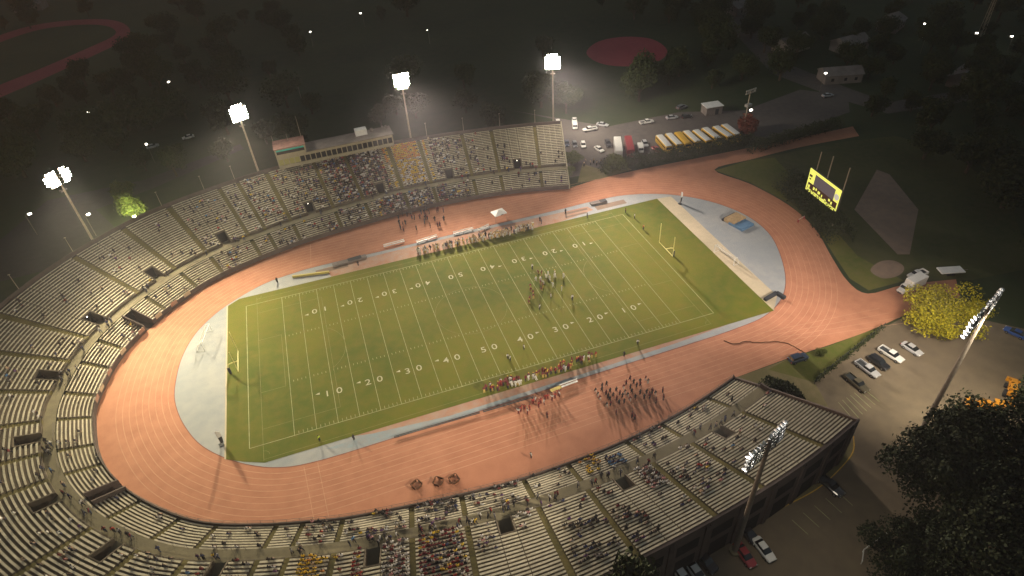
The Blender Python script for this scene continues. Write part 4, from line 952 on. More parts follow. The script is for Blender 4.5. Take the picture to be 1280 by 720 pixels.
for (a, b, lb) in (((416, 333), (458, 321), 'grey covered long mat on the far sideline left of the team'), ((738, 256), (758, 252), 'grey covered mat at the right end of the far sideline')):
    A, B = at(*a), at(*b); c = (A+B)/2; box_thing('covered_mat', [('mat', [((0, 0, .25), ((B-A).length, 1.6, .5))], M['roof']), ('cover', [((1.5, .1, .56), ((B-A).length*.4, 1.4, .14))], M['dark'])], lb, 'mat', 'covered mats on the far sideline', loc=(c.x, c.y, .05), rz=math.atan2(B.y-A.y, B.x-A.x))
# square pens of low barriers on the near straight
for (a, lb, rz) in (((521, 607), 'left square of low brown barriers on the near straight', .5), ((548, 603), 'middle broken square of low brown barriers on the near straight', .9), ((568, 600), 'right square of low brown barriers on the near straight', .3)):
    q = at(*a); o = empty('barrier_square', (q.x, q.y, .02), rz, lb, 'barriers', 'barrier squares on the near straight')
    for k in range(4):
        m = MB(); an = k*PI/2; m.box((.85*math.cos(an), .85*math.sin(an), .5), (.14, 1.5, .16), an) ; m.box((.85*math.cos(an), .85*math.sin(an), .21), (.08, 1.1, .42), an); m.build('panel', M['brown'], o)
# hurdle rack by right track edge
q = at(1001, 276); box_thing('hurdle', [('bar', [((0, 0, 1.0), (3.0, .08, .16))], M['white']), ('leg', [((-1.4, 0, .5), (.07, .5, 1.0)), ((1.4, 0, .5), (.07, .5, 1.0))], PAINT['red'])], 'red and white hurdle at the outer edge of the right bend', 'hurdle', loc=(q.x, q.y, .02), rz=.3)

cp = catmull(px([(905, 426), (918, 430), (934, 427), (950, 429), (968, 427), (984, 430), (996, 436), (1006, 441)]), False, 5)
rc = random.Random(3); m = MB(); m.pipe([(p.x + rc.uniform(-.15, .15), p.y + rc.uniform(-.15, .15), .08) for p in cp], .10, 5); tag(m.build('cable', M['brown']), 'dark cable snaking across the right end of the near straight', 'cable')  # raised brown pipe standing in for a dark crack in the track
# ------------------------------------------------------------------ scoreboard
def scoreboard():
    # bottom corners of the lit face seen at (1004,237) and (1044,267); top at (1012,207) and (1054,234)
    a = at(1003, 262, 0)
    A = at(1006.5, 236, 5.0); B = at(1044, 266, 5.0); d = B - A; W = d.length; ang = math.atan2(d.y, d.x)
    o = empty('scoreboard', (A.x, A.y, 0), ang, 'lit yellow scoreboard screen on posts beyond the right bend of the track', 'scoreboard')
    Hh = 7.0; z0 = 5.0
    m = MB(); m.box((W/2, .35, z0 + Hh/2), (W, .6, Hh)); m.build('cabinet', M['pole_dark'], o)
    def panel(nm, x0, x1, y0, y1, mt, dy, par=None):
        m = MB(); m.box(((x0+x1)/2*W, dy, z0 + (y0+y1)/2*Hh), ((x1-x0)*W, .04, (y1-y0)*Hh)); return m.build(nm, M[mt], par or o)
    f = panel('screen', 0.0, 1.0, 0.0, 1.0, 'screen_yellow', .03)
    panel('video_panel', .20, .84, .40, .88, 'screen_grey', .0, f)
    panel('dark_panel', .04, .97, .14, .40, 'screen_black', .001, f)
    for (x0, x1, y0, y1) in ((.06, .11, .16, .30), (.22, .27, .22, .34), (.30, .34, .26, .36), (.38, .45, .20, .32), (.50, .53, .16, .28), (.72, .77, .24, .34), (.80, .84, .18, .30), (.60, .66, .15, .2)):
        panel('score_digit', x0, x1, y0, y1, 'screen_yellow', -.02, f)
    m = MB(); m.tube((.915*W, -.01, z0 + .62*Hh), (.915*W, -.03, z0 + .62*Hh), .95, .95, 20); m.build('round_emblem', M['screen_white'], f)
    m = MB(); m.box((.07*W, -.0, z0 + .70*Hh), (.09*W, .04, .10*Hh)); m.box((.07*W, -.0, z0 + .56*Hh), (.06*W, .04, .06*Hh)); m.build('corner_mark', M['screen_black'], f)
    for x in (.1, .45, .95): m = MB(); m.tube((x*W, 1.0, 0), (x*W, 1.0, z0 + Hh + (6.5 if x > .1 else 5.5)), .22, .14, 8); m.build('post', M['pole'], o)
scoreboard()

# ------------------------------------------------------------------ poles, lamps, sheds, fences
def flagpole(s, lb):
    p = P3(s, D(s) - .15, ZT + .9); o = empty('mast', p, 0, lb, 'mast', 'thin masts along the back wall of the stand')
    m = MB(); m.tube((0, 0, 0), (0, 0, 4.4), .09, .05, 6); m.build('pole', M['pole'], o)
    m = MB(); m.box((0, 0, 4.45), (.5, .18, .12)); m.build('lamp_head', M['pole'], o)
mpx = [(40, 363), (104, 318), (213, 266), (263, 246), (300, 232), (536, 175), (581, 167), (626, 161), (670, 157)]
for i, (a, b) in enumerate(mpx):
    q = at(a, b, ZT + .9); s = sof(q.x, q.y)
    flagpole(s, ['thin mast at the far left of the stand\'s back wall', 'thin mast next to the leftmost lit tower', 'thin mast right of the bright green tree', 'thin mast midway between the two left lit towers', 'thin mast just left of the tower by the press box', 'thin mast just right of the yellow band block', 'thin mast in the middle of the far stand\'s right half', 'thin mast left of the empty end section', 'thin mast nearest the rightmost lit tower'][i])
def street_lamp(a, lb, h=8.0, s=1.0, z=8.0, on=True):
    q = at(a[0], a[1], z); o = empty('street_lamp', (q.x, q.y, 0), random.uniform(0, 6), lb, 'street lamp', 'street lamps in the dark surroundings')
    m = MB(); m.tube((0, 0, 0), (0, 0, z), .12, .08, 6); m.tube((0, 0, z), (1.2, 0, z + .3), .06, .05, 5); m.build('pole', M['pole_dark'], o)
    m = MB(); m.box((1.2, 0, z + .12), (1.0*s, .7*s, .34*s)); m.build('lamp_head', M['bulb'], o)
lamps = [(113, 139, 'street lamp left of the leftmost tower below the distant red oval'), (209, 104, 'brightest street lamp between the distant oval and the second tower'), (184, 182, 'street lamp by the silver car on the dark road'), (387, 41, 'lone street lamp high above the press box'), (371, 103, 'street lamp just above the press box'), (195, 129, 'faint street lamp below the brightest one'), (1030, 93, 'street lamp beyond the far road'), (1155, 31, 'street lamp left of the lattice mast'), (1225, 42, 'street lamp at the foot of the lattice mast'), (1267, 45, 'street lamp near the upper right corner'), (1241, 116, 'street lamp beside the silver car at the upper right'), (32, 270, 'street lamp at the left edge below the leftmost tower'), (107, 271, 'street lamp beside the leftmost tower pole'), (535, 37, 'faint street lamp above the third tower'), (453, 17, 'street lamp near the top edge'), (1157, 47, 'faint street lamp below the one left of the lattice mast'), (1266, 44, '')]
for a, b, lb in lamps:
    if lb: street_lamp((a, b), lb, s=.55 if 'faint' in lb else 1.0, z=7.0)
# lamp lighting the bright green tree
q = at(169, 271, 6.0); o = empty('street_lamp', (q.x, q.y, 0), 0, 'street lamp shining inside the bright green tree behind the stand', 'street lamp', 'street lamps in the dark surroundings')
m = MB(); m.tube((0, 0, 0), (0, 0, 6.4), .1, .07, 6); m.build('pole', M['pole_dark'], o); m = MB(); m.box((0, -.6, 6.5), (.7, .7, .3)); m.build('lamp_head', M['bulb'], o)
pl = bpy.data.lights.new('street_lamp_light', 'POINT'); pl.energy = 16000; pl.color = (.9, 1.0, .35); pl.shadow_soft_size = .4
po = bpy.data.objects.new('street_lamp_light', pl); COL.objects.link(po); po.location = (q.x, q.y - 1.5, 7.2)
# utility pole with fixtures beyond the buses
q = at(929, 163); o = empty('utility_pole', (q.x, q.y, 0), .2, 'tall utility pole with unlit floodlights at the right end of the bus row', 'utility pole')
m = MB(); m.tube((0, 0, 0), (0, 0, 15), .28, .18, 8); m.build('pole', M['pole'], o); m = MB(); m.box((0, 0, 14.9), (4.4, .18, .18)); m.box((0, 0, 14.0), (4.4, .18, .18)); m.build('crossarm', M['pole'], o)
for k in range(5):
    for z in (14.3, 15.2): m = MB(); m.box((-2 + k, -.3, z), (.7, .3, .55)); m.build('floodlight', M['housing'], o)
m = MB(); m.box((.3, 0, 9.5), (2.2, 1.4, .9)); m.build('platform', M['housing'], o); m = MB(); m.box((1.4, -.6, 7.6), (.9, .5, .5)); m.build('lamp', M['bulb'], o)
# lattice mast top right
q = at(1224, 48); o = empty('lattice_mast', (q.x, q.y, 0), 0, 'dark lattice mast with crossarm near the upper right corner', 'mast'); m = MB()
for e in ((-.9, -.9), (.9, -.9), (.9, .9), (-.9, .9)): m.tube((e[0], e[1], 0), (e[0]*.4, e[1]*.4, 24), .14, .1, 5)
for k in range(12):
    w = .9*(1 - .6*k/12); m.tube((-w, -w, 2*k), (w, -w, 2*k + 2), .07, n=4); m.tube((w, w, 2*k), (-w, w, 2*k + 2), .07, n=4)
m.build('frame', M['pole'], o); m = MB(); m.box((0, 0, 22), (6, .3, .3)); m.box((0, 0, 19.5), (4, .3, .3)); m.build('crossarm', M['pole'], o)
# pale shed beyond the buses
q = at(889, 141); o = empty('shed', (q.x, q.y, 0), -.1, 'pale flat shed beyond the row of buses', 'shed')
m = MB(); m.box((0, 0, 1.6), (6.5, 4.5, 3.2)); m.build('wall', M['roof'], o); m = MB(); m.box((0, 0, 3.3), (7.0, 5.0, .22)); m.build('roof', M['white'], o); m = MB(); m.box((1, -2.28, 1.2), (1.4, .06, 2.2)); m.build('door', M['dark'], o)
q = at(1187, 341); box_thing('flatbed_trailer', [('deck', [((0, 0, .9), (6.0, 2.6, .3))], M['white']), ('wheel', [((-1, 1.1, .4), (.8, .3, .8)), ((-1, -1.1, .4), (.8, .3, .8)), ((0.2, 1.1, .4), (.8, .3, .8)), ((.2, -1.1, .4), (.8, .3, .8))], M['tyre']), ('drawbar', [((3.6, 0, .7), (1.6, .15, .15))], M['pole_dark'])], 'pale flat trailer on the dark ground beyond the white trucks', 'trailer', loc=(q.x, q.y, 0), rz=-.3)
q = at(752, 697, 4); box_thing('rooftop_unit', [('casing', [((0, 0, 4.6), (3.2, 1.2, .9))], M['white']), ('stand', [((-1.2, 0, 2.1), (.15, 1.0, 4.2)), ((1.2, 0, 2.1), (.15, 1.0, 4.2))], M['pole_dark'])], 'white box on legs behind the near stand at the bottom edge', 'utility box', loc=(q.x, q.y, 0), rz=.35)
def fence(pts, h, label, name='fence', mt='pole_dark', step=2.5, mesh_=True, cat='fence'):
    P_ = [Vector((p[0], p[1], 0)) for p in pts]; o = empty(name, P_[0], 0, label, cat); rr = MB(); pn = MB(); base = P_[0]; posts = []
    for a, b in zip(P_[:-1], P_[1:]):
        n = max(1, int((b-a).length/step))
        for k in range(n): posts.append(a.lerp(b, k/n) - base)
        rr.tube(a - base + Vector((0, 0, h)), b - base + Vector((0, 0, h)), .05, n=5); rr.tube(a - base + Vector((0, 0, h*.5)), b - base + Vector((0, 0, h*.5)), .04, n=5)
    posts.append(P_[-1] - base); rr.build('rail', M[mt], o)
    for p in posts: m = MB(); m.tube(p, p + Vector((0, 0, h + .05)), .06, n=6); m.build('post', M[mt], o)
fence(px([(1018, 480), (1058, 447), (1104, 411)]), 1.9, 'dark fence along the grass between the track and the right car park', mt='dark')
# brush along that fence
hedge(px([(1020, 478), (1060, 446), (1100, 414)]), .7, 1.5, 900, 'thin dark hedge following the car park fence', leaf=.4, seed=9)
fence(px([(1076, 705), (1078, 690), (1108, 668)]), 1.0, 'white bent rail fence at the bottom right near the dark trees', mt='white')
# banners on the front wall of the curve
for i, (a, b) in enumerate([(228, 366), (207, 377), (187, 392), (165, 413), (153, 440), (141, 466), (136, 485), (131, 497)]):
    q = at(a, b, .9); s = sof(q.x, q.y); p = fr(s) - nrm(s)*NS*.06; n_ = nrm(s)*NS
    o = empty('wall_banner', (p.x, p.y, .75), math.atan2(n_.y, n_.x) + PI/2, ['pale banner', 'pinkish banner'][i % 2] + ' hung on the front wall of the left curve, number %s from the top' % ['one', 'two', 'three', 'four', 'five', 'six', 'seven', 'eight'][i], 'banner', 'banners on the curved front wall')
    m = MB(); m.box((0, 0, .55), (2.0, .06, 1.1)); m.build('cloth', M['beige'] if i % 2 == 0 else M['pinkband'], o); m = MB(); m.tube((-1.0, 0, 1.15), (1.0, 0, 1.15), .03, n=5); m.build('rod', M['pole'], o)

# ------------------------------------------------------------------ people
SKIN = [(.36, .22, .15), (.12, .065, .04), (.20, .12, .08), (.07, .04, .028)]
HAIR = [(.012, .01, .009), (.03, .018, .012), (.10, .06, .03)]
def skinned(verts, edges, radii, sub=0):
    me = bpy.data.meshes.new('p'); me.from_pydata(verts, edges, []); o = bpy.data.objects.new('p', me); COL.objects.link(o)
    md = o.modifiers.new('s', 'SKIN'); 
    if sub: o.modifiers.new('u', 'SUBSURF').levels = sub
    for i, r_ in enumerate(radii): me.skin_vertices[0].data[i].radius = (r_ if isinstance(r_, tuple) else (r_, r_)); me.skin_vertices[0].data[i].use_root = (i == 0)
    dg = bpy.context.evaluated_depsgraph_get(); out = bpy.data.meshes.new_from_object(o.evaluated_get(dg)); bpy.data.objects.remove(o); return out
def ico(c, r, sc=(1, 1, 1)):
    bm = bmesh.new(); bmesh.ops.create_icosphere(bm, subdivisions=1, radius=r); vs = [(v.co.x*sc[0] + c[0], v.co.y*sc[1] + c[1], v.co.z*sc[2] + c[2]) for v in bm.verts]; fs = [tuple(v.index for v in f.verts) for f in bm.faces]; bm.free(); return vs, fs
POSES = {}
def pose(key):
    # faces -y ; feet at z=0 (standing) or seat surface at z=0 (seated, feet below in front)
    V, E, Rr, T = [], [], [], []
    def a(p, r_, par, t):
        V.append(p); Rr.append(r_); T.append(t)
        if par is not None: E.append((par, len(V)-1))
        return len(V) - 1
    if key.startswith('sit'):
        lean = {'sit': .06, 'sit_lean': .22, 'sit_back': -.02}.get(key, .06)
        h = a((0, 0, .12), (.17, .13), None, 'leg'); w = a((0, -lean*.5, .34), (.16, .11), h, 'shirt'); c = a((0, -lean, .55), (.19, .12), w, 'shirt'); n_ = a((0, -lean-.02, .66), .06, c, 'skin'); hd = a((0, -lean-.05, .80), (.095, .11), n_, 'head'); a((0, -lean-.05, .90), .07, hd, 'hair')
        for sx in (-1, 1):
            k = a((sx*.11, -.42, .10), .075, h, 'leg'); f = a((sx*.11, -.44, -.32), .05, k, 'leg'); a((sx*.11, -.56, -.36), .04, f, 'shoe')
            s_ = a((sx*.21, -lean, .52), .06, c, 'shirt'); e = a((sx*.26, -lean-.08, .28), .045, s_, 'shirt'); a((sx*.14, -lean-.32, .20), .04, e, 'skin')
    else:
        st = {'stand': 0, 'walk': .22, 'cheer': 0, 'crouch': .1}.get(key, 0); z0 = .92 if key != 'crouch' else .62; ln = .0 if key != 'crouch' else .28
        h = a((0, 0, z0), (.15, .12), None, 'leg'); w = a((0, -ln*.5, z0+.22), (.14, .11), h, 'shirt'); c = a((0, -ln, z0+.44), (.19, .12), w, 'shirt'); n_ = a((0, -ln-.02, z0+.56), .06, c, 'skin'); hd = a((0, -ln-.04, z0+.70), (.095, .11), n_, 'head'); a((0, -ln-.04, z0+.80), .075, hd, 'hair')
        for sx in (-1, 1):
            k = a((sx*.11, -st*sx*.6 - ln*.5, z0*.53), .075, h, 'leg'); f = a((sx*.12, st*-sx*.9 + (.0 if key != 'crouch' else .1), .09), .05, k, 'leg'); a((sx*.13, -st*sx*.9 - .14, .05), .045, f, 'shoe')
            s_ = a((sx*.22, -ln, z0+.40), .062, c, 'shirt')
            if key == 'cheer': e = a((sx*.36, -.02, z0+.62), .045, s_, 'shirt'); a((sx*.36, -.05, z0+.9), .04, e, 'skin')
            else: e = a((sx*.29, .02 - ln, z0+.14), .048, s_, 'shirt'); a((sx*.27, -.14 - ln + st*sx*.3, z0-.08), .04, e, 'skin')
    me = skinned(V, E, Rr, 0)
    # face material classes by the closest bone
    Vn = [Vector(v) for v in V]; cls = []
    for p in me.polygons:
        c = p.center; best = min(range(len(Vn)), key=lambda i: (Vn[i]-c).length - (Rr[i][0] if isinstance(Rr[i], tuple) else Rr[i])*.6); t = T[best]
        if t == 'head': t = 'hair' if (c.y > Vn[best].y + .02 or c.z > Vn[best].z + .05) else 'skin'
        cls.append(t)
    vs = np.array([v.co[:] for v in me.vertices]); fs = [tuple(p.vertices) for p in me.polygons]
    POSES[key] = (vs, fs, cls)
for k in ('sit', 'sit_lean', 'sit_back', 'stand', 'walk', 'cheer', 'crouch'): pose(k)
OUT = dict(white=(.62, .60, .56), black=(.02, .02, .022), maroon=(.16, .02, .025), gold=(.62, .42, .04), navy=(.03, .04, .10), grey=(.22, .21, .21), red=(.35, .04, .03), blue=(.08, .20, .38), tan=(.40, .30, .20), orange=(.55, .22, .04), teal=(.04, .35, .35), purple=(.10, .04, .14), green=(.08, .13, .05), lime=(.5, .6, .06), pink=(.5, .25, .25))
LEG = dict(dark=(.025, .025, .03), denim=(.05, .06, .10), khaki=(.30, .24, .16), white=(.60, .58, .52), gold=(.50, .36, .10), maroon=(.14, .02, .02))
def colours(cls, shirt, leg, skin, hair):
    m = dict(shirt=shirt, leg=leg, skin=skin, hair=hair, shoe=(.04, .04, .04)); return [m[c] for c in cls]
PM = {}
def person_mesh(ps, shirt, leg, sk, hr):
    key = (ps, shirt, leg, sk, hr)
    if key in PM: return PM[key]
    vs, fs, cls = POSES[ps]; me = bpy.data.meshes.new('person_' + ps + '_' + shirt); me.from_pydata(vs.tolist(), [], fs); me.materials.append(M['person'])
    hair = OUT[hr[1:]] if isinstance(hr, str) else HAIR[hr]
    cols = colours(cls, OUT[shirt], LEG[leg], SKIN[sk], hair); at_ = me.color_attributes.new('Col', 'FLOAT_COLOR', 'CORNER'); arr = []
    for p, c in zip(me.polygons, cols): arr += [c[0], c[1], c[2], 1.0]*len(p.vertices)
    at_.data.foreach_set('color', arr); PM[key] = me; return me
PEOPLE = []
def person(*a, **k): PEOPLE.append((a, k))
def person_object(x, y, z, rz, ps, shirt, leg, sk, hr, label, cat, group, s=1.1):
    o = link_mesh('person', person_mesh(ps, shirt, leg, sk, hr)); o.location = (x, y, z); o.rotation_euler = (0, 0, rz); o.scale = (s, s, s); return tag(o, label, cat, group)

crowd = []     # spectators: dict with position etc.
rp = random.Random(21)
def wchoice(d): ks = list(d); return rp.choices(ks, [d[k] for k in ks])[0]
MIX = dict(white=3, black=7, maroon=1.2, grey=2, navy=1.5, gold=.5, red=.5, tan=.6, blue=.4, purple=.5, pink=.4)
DARKM = dict(black=6, navy=2, maroon=1, grey=1, purple=1)
WHITEM = dict(white=6, grey=2, black=2, pink=1, maroon=1)
MAROON = dict(maroon=4, gold=1.2, white=2, black=2, navy=1, red=1)
GOLD = dict(gold=8, tan=1, orange=1)
# blocks: (side, x0, x1, lower?, row0, row1, density, mix)
BL = [(1, -48, -34, 0, 0, 22, 0.434, MIX), (1, -34, -24, 0, 0, 20, 0.682, MIX), (1, -24, -7, 0, 0, 22, 0.880, MIX), (1, -20, -8, 0, 14, 23, 0.542, DARKM), (1, -6.5, 6.0, 0, 0, 13, 0.850, dict(white=3, gold=4, tan=2)), (1, -6.5, 6.0, 0, 14, 22, 0.900, dict(gold=5, orange=5)),
      (1, 7, 14, 0, 0, 23, 0.651, MIX), (1, 14, 22, 0, 0, 23, 0.403, MIX), (1, 22, 30, 0, 0, 14, 0.186, DARKM), (1, 30, 46, 0, 0, 6, 0.078, MIX), (1, -62, -48, 0, 0, 20, 0.310, MIX), (1, -76, -62, 0, 0, 18, 0.109, MIX), (1, -95, -76, 0, 0, 22, 0.046, MIX),
      (1, -30, -14, 1, 0, 8, 0.527, MIX), (1, -14, 8, 1, 0, 8, 0.775, MIX), (1, 8, 16, 1, 0, 8, 0.527, MIX), (1, 16, 40, 1, 0, 8, 0.093, DARKM), (1, -60, -30, 1, 0, 8, 0.186, MIX), (1, 40, 46, 1, 1, 4, 0.232, DARKM), (1, -90, -60, 1, 0, 8, 0.039, MIX),
      (-1, -26.5, -17.5, 0, 0, 17, 0.880, MAROON), (-1, -31, -26.5, 0, 0, 20, 0.880, WHITEM), (-1, -36, -33.5, 0, 0, 14, 0.880, MAROON), (-1, -38.5, -36, 0, 0, 14, 0.620, MIX), (-1, -43.5, -38.8, 0, 0, 5, 0.800, GOLD), (-1, -46, -38.8, 0, 6, 18, 0.542, MIX), (-1, -58, -46, 0, 0, 14, 0.248, MIX), (-1, -76, -58, 0, 0, 12, 0.171, MIX), (-1, -96, -76, 0, 0, 12, 0.093, MIX),
      (-1, -45, -27, 1, 0, 8, 0.372, MIX), (-1, -27, -17, 1, 0, 8, 0.620, MIX), (-1, -16, -5, 1, 0, 2, 0.620, MIX), (-1, -16, -5, 1, 3, 8, 0.248, MIX), (-1, -62, -45, 1, 0, 8, 0.139, MIX), (-1, -87, -62, 1, 0, 8, 0.054, MIX),
      (-1, -16.5, -5, 0, 0, 5, 0.465, WHITEM), (-1, -16, -12, 0, 5, 8, 0.465, DARKM), (-1, -4, 8.5, 0, 1, 9, 0.155, DARKM), (-1, -4, 9.5, 0, 9, 20, 0.465, DARKM), (-1, 12.6, 17, 0, 0, 8, 0.880, WHITEM), (-1, 9, 12.5, 0, 0, 3, 0.465, MIX), (-1, 17.6, 27, 0, 0, 16, 0.217, MIX), (-1, 13, 20, 0, 8, 20, 0.186, MIX), (-1, 27, 36, 0, 0, 12, 0.109, MIX), (-1, 36, 50, 0, 0, 3, 0.078, MIX),
      (-1, 6, 10, 1, 1, 7, 0.620, GOLD), (-1, 10.5, 14, 1, 2, 8, 0.620, dict(blue=4, grey=1, navy=2)), (-1, -4, 5, 1, 0, 8, 0.124, MIX), (-1, 17, 25, 1, 0, 7, 0.248, DARKM), (-1, 25, 44, 1, 0, 8, 0.093, MIX)]
Xs = np.array([fr(s).x for s in np.linspace(0, SL, 2400)]); Ys = np.array([fr(s).y for s in np.linspace(0, SL, 2400)]); Ss = np.linspace(0, SL, 2400)
def seat_ok(s, lower, i):
    if s < .8 or s > SL - .8: return False
    if any(abs(s - t) < AW + .35 for t in AIS): return False
    if not lower and i < VROWS + 1 and any(abs(s - v) < VW + .5 for v in VOM): return False
    if lower and any(abs(s - t) < TW + .5 for t in TUN): return False
    return True
taken = set()
for (sd, x0, x1, low, r0, r1, dens, mix) in BL:
    idx = np.where((Xs >= x0) & (Xs <= x1) & (Ys*sd > 0))[0]
    if len(idx) == 0: continue
    sa, sb = Ss[idx[0]], Ss[idx[-1]]; nseat = int((sb - sa)/.62); lower = bool(low)
    for i in range(r0, min(r1 + 1, NL if lower else NU)):
        for k in range(nseat):
            clump = .55 + .9*(math.sin(k*.35 + i*1.3 + x0) * math.sin(i*.55 + k*.12 + x1*.7))
            pr = dens if dens > .75 else dens*max(.12, clump)
            if rp.random() > pr: continue
            s = sa + (k + .5 + rp.uniform(-.12, .12))*.62; key = (round(s/.5), lower, i)
            if dens > .99: pass
            if key in taken or not seat_ok(s, lower, i): continue
            taken.add(key); n_ = -nrm(s)*NS; d_ = row(s, lower, i, .62); up = dens < .75 and rp.random() < .07
            if up: p = P3(s, row(s, lower, i, .2), rowz(lower, i)); ps = rp.choice(['stand', 'cheer', 'walk'])
            else: p = P3(s, d_, rowz(lower, i) + .41); ps = rp.choice(['sit', 'sit_lean', 'sit_back'])
            crowd.append(dict(p=p, rz=math.atan2(n_.y, n_.x) + PI/2 + rp.uniform(-.3, .3), ps=ps, shirt=wchoice(mix), leg=rp.choice(['dark', 'dark', 'denim', 'khaki']), sk=rp.choice([0, 1, 1, 2, 3]), hr=rp.choice([0, 0, 0, 1, 2]), side=sd, low=low, x=fr(s).x))
# people standing on the cross aisle, near the vomitories, at the rail and on the stairs
for v in VOM:
    sd = 1 if v > SL/2 else -1; n0 = 6 if sd < 0 else 4
    for k in range(n0):
        s = v + rp.gauss(0, 3.5)
        if not .5 < s < SL - .5: continue
        dd = rp.uniform(DL + .4, DC - .3); crowd.append(dict(p=P3(s, dd, ZA + .01), rz=rp.uniform(0, 6.28), ps=rp.choice(['stand', 'walk']), shirt=wchoice(MIX), leg=rp.choice(['dark', 'denim']), sk=rp.choice([0, 1, 2, 3]), hr=0, side=sd, low=2, x=fr(s).x))
for k in range(38):
    s = rp.uniform(sof(-50, -45), sof(20, -51)) if k < 34 else rp.uniform(0, SL); dd = rp.uniform(DL + .4, DC - .3); sd = 1 if s > SL/2 else -1
    crowd.append(dict(p=P3(s, dd, ZA + .01), rz=rp.uniform(0, 6.28), ps='walk', shirt=wchoice(MIX), leg='dark', sk=rp.choice([0, 1, 2]), hr=0, side=sd, low=2, x=fr(s).x))
crowd.sort(key=lambda c: (Vector(c['p']) - CAMLOC).length)
def infront(c):
    v = ROT.transposed() @ (Vector(c['p']) - CAMLOC); 
    return v.z < 0 and abs(v.x/-v.z*F) < 650 and abs(v.y/-v.z*F) < 370
vis = [c for c in crowd if infront(c)]
def where(c):
    x = c['x']
    if c['side'] > 0: return 'the far stand'
    if x < -46: return 'the bottom left of the bowl'
    if x < -16.5: return 'the packed block of the near stand'
    if x < 9: return 'the middle of the near stand'
    return 'the right half of the near stand'
AD = dict(sit='seated', sit_lean='leaning forward', sit_back='seated upright', stand='standing', walk='walking', cheer='arms raised')
TOPW = dict(white='white', black='black')
for c in vis:
    lv = {0: 'in the upper tier of', 1: 'in the lower tier of', 2: 'on the cross aisle of'}[c['low']]
    act = 'seated' if c['ps'].startswith('sit') else 'standing'
    lb = '%s %s spectator %s %s' % (act, c['shirt'], lv, where(c))
    person(*c['p'], c['rz'], c['ps'], c['shirt'], c['leg'], c['sk'], c['hr'] if c['hr'] == 0 else 0, lb, 'spectator', '%s spectators in %s tops %s %s' % (act, c['shirt'], lv, where(c)))
def crowd_mesh(L, name):
    VS = []; FS = []; CC = []; off = 0
    for c in L:
        vs, fs, cls = POSES[c['ps']]; ca, sa = math.cos(c['rz']), math.sin(c['rz']); x = (vs[:, 0]*ca - vs[:, 1]*sa)*1.12 + c['p'][0]; y = (vs[:, 0]*sa + vs[:, 1]*ca)*1.12 + c['p'][1]; z = vs[:, 2]*1.1 + c['p'][2]
        VS.append(np.stack([x, y, z], 1)); FS += [tuple(i + off for i in f) for f in fs]; off += len(vs)
        for f, col in zip(fs, colours(cls, OUT[c['shirt']], LEG[c['leg']], SKIN[c['sk']], OUT[c['hr'][1:]] if isinstance(c['hr'], str) else HAIR[c['hr']])): CC += [col[0], col[1], col[2], 1.0]*len(f)
    me = bpy.data.meshes.new(name); me.from_pydata(np.concatenate(VS).tolist(), [], FS); me.materials.append(M['person']); a_ = me.color_attributes.new('Col', 'FLOAT_COLOR', 'CORNER'); a_.data.foreach_set('color', CC); return link_mesh(name, me)
print('crowd', len(crowd), 'visible', len(vis))

# players, officials, band, cheerleaders (plan positions surveyed from the plate)
def on(a, b, z=.05): q = at(a, b, z); return q.x, q.y
def pxl(z, L, sc=8.0): return [(z[0] + a/sc, z[1] + b/sc) for a, b in L]
fp = pxl((640, 300), [(203, 285), (240, 405), (268, 330), (290, 400), (297, 350), (320, 430), (345, 370), (362, 350), (378, 395), (285, 445), (310, 475), (428, 345), (430, 370), (408, 460), (515, 370), (497, 500), (185, 480), (190, 515), (212, 545), (215, 580), (170, 595), (178, 630), (390, 580), (603, 595), (278, 690), (300, 500)])
for i, (a, b) in enumerate(fp):
    x, y = on(a, b + 1); wh = i in (1, 6, 7, 8, 11, 12, 14, 15, 5, 3, 13)
    if wh: person(x, y, .05, rp.uniform(0, 6), rp.choice(['stand', 'walk', 'crouch']), 'white', 'white', 1, 'Hgold', 'football player in white uniform in the scrimmage near the right thirty yard line', 'football player', 'players in white on the field', 1.05)
    elif i in (0, 22, 23, 24): person(x, y, .05, rp.uniform(0, 6), 'stand', 'white', 'dark', 0, 0, 'official in white top and dark trousers standing apart around the scrimmage', 'referee', 'officials on the field')
    else: person(x, y, .05, rp.uniform(0, 6), rp.choice(['stand', 'walk', 'crouch']), 'maroon', 'gold', 1, 'Hmaroon', 'football player in maroon jersey in the scrimmage near the right thirty yard line', 'football player', 'players in maroon on the field', 1.05)
for (a, b, lb, sh) in ((655, 437, 'coach in white standing on the turf by the right forty yard number', 'white'), (635, 449, 'left of two people in white on the turf above the near team', 'white'), (638, 451, 'right of two people in white on the turf above the near team', 'white'), (347, 353, 'person in dark clothing beside the upper left corner of the turf', 'black'), (400, 551, 'person in lime vest at the near left sideline', 'lime'), (443, 550, 'person in dark clothing on the near left strip', 'black'), (448, 332, 'person in black at the left end of the far sideline', 'black'), (780, 446, 'person in dark clothing below the right ten yard line', 'black'), (797, 431, 'person in white cap near the right near sideline', 'white'), (734, 272, 'person in grey at the far right sideline', 'grey'), (707, 267, 'person in black by the far runway strips', 'black'), (782, 266, 'person in maroon by the far right corner flag', 'maroon'), (793, 273, 'person in white behind the right end line', 'white'), (804, 287, 'person in orange nearest the right goalpost', 'orange'), (675, 277, 'person in black at the right end of the far team', 'black'), (677, 280, 'person in navy at the right end of the far team', 'navy'), (656, 623, 'person in white on the near straight below the barriers', 'white'), (664, 572, 'person in white alone on the near straight', 'white')):
    x, y = on(a, b, .03); person(x, y, .05, rp.uniform(0, 6), 'stand', sh, 'dark', rp.choice([0, 1]), 0, lb, 'person', None, 1.0)
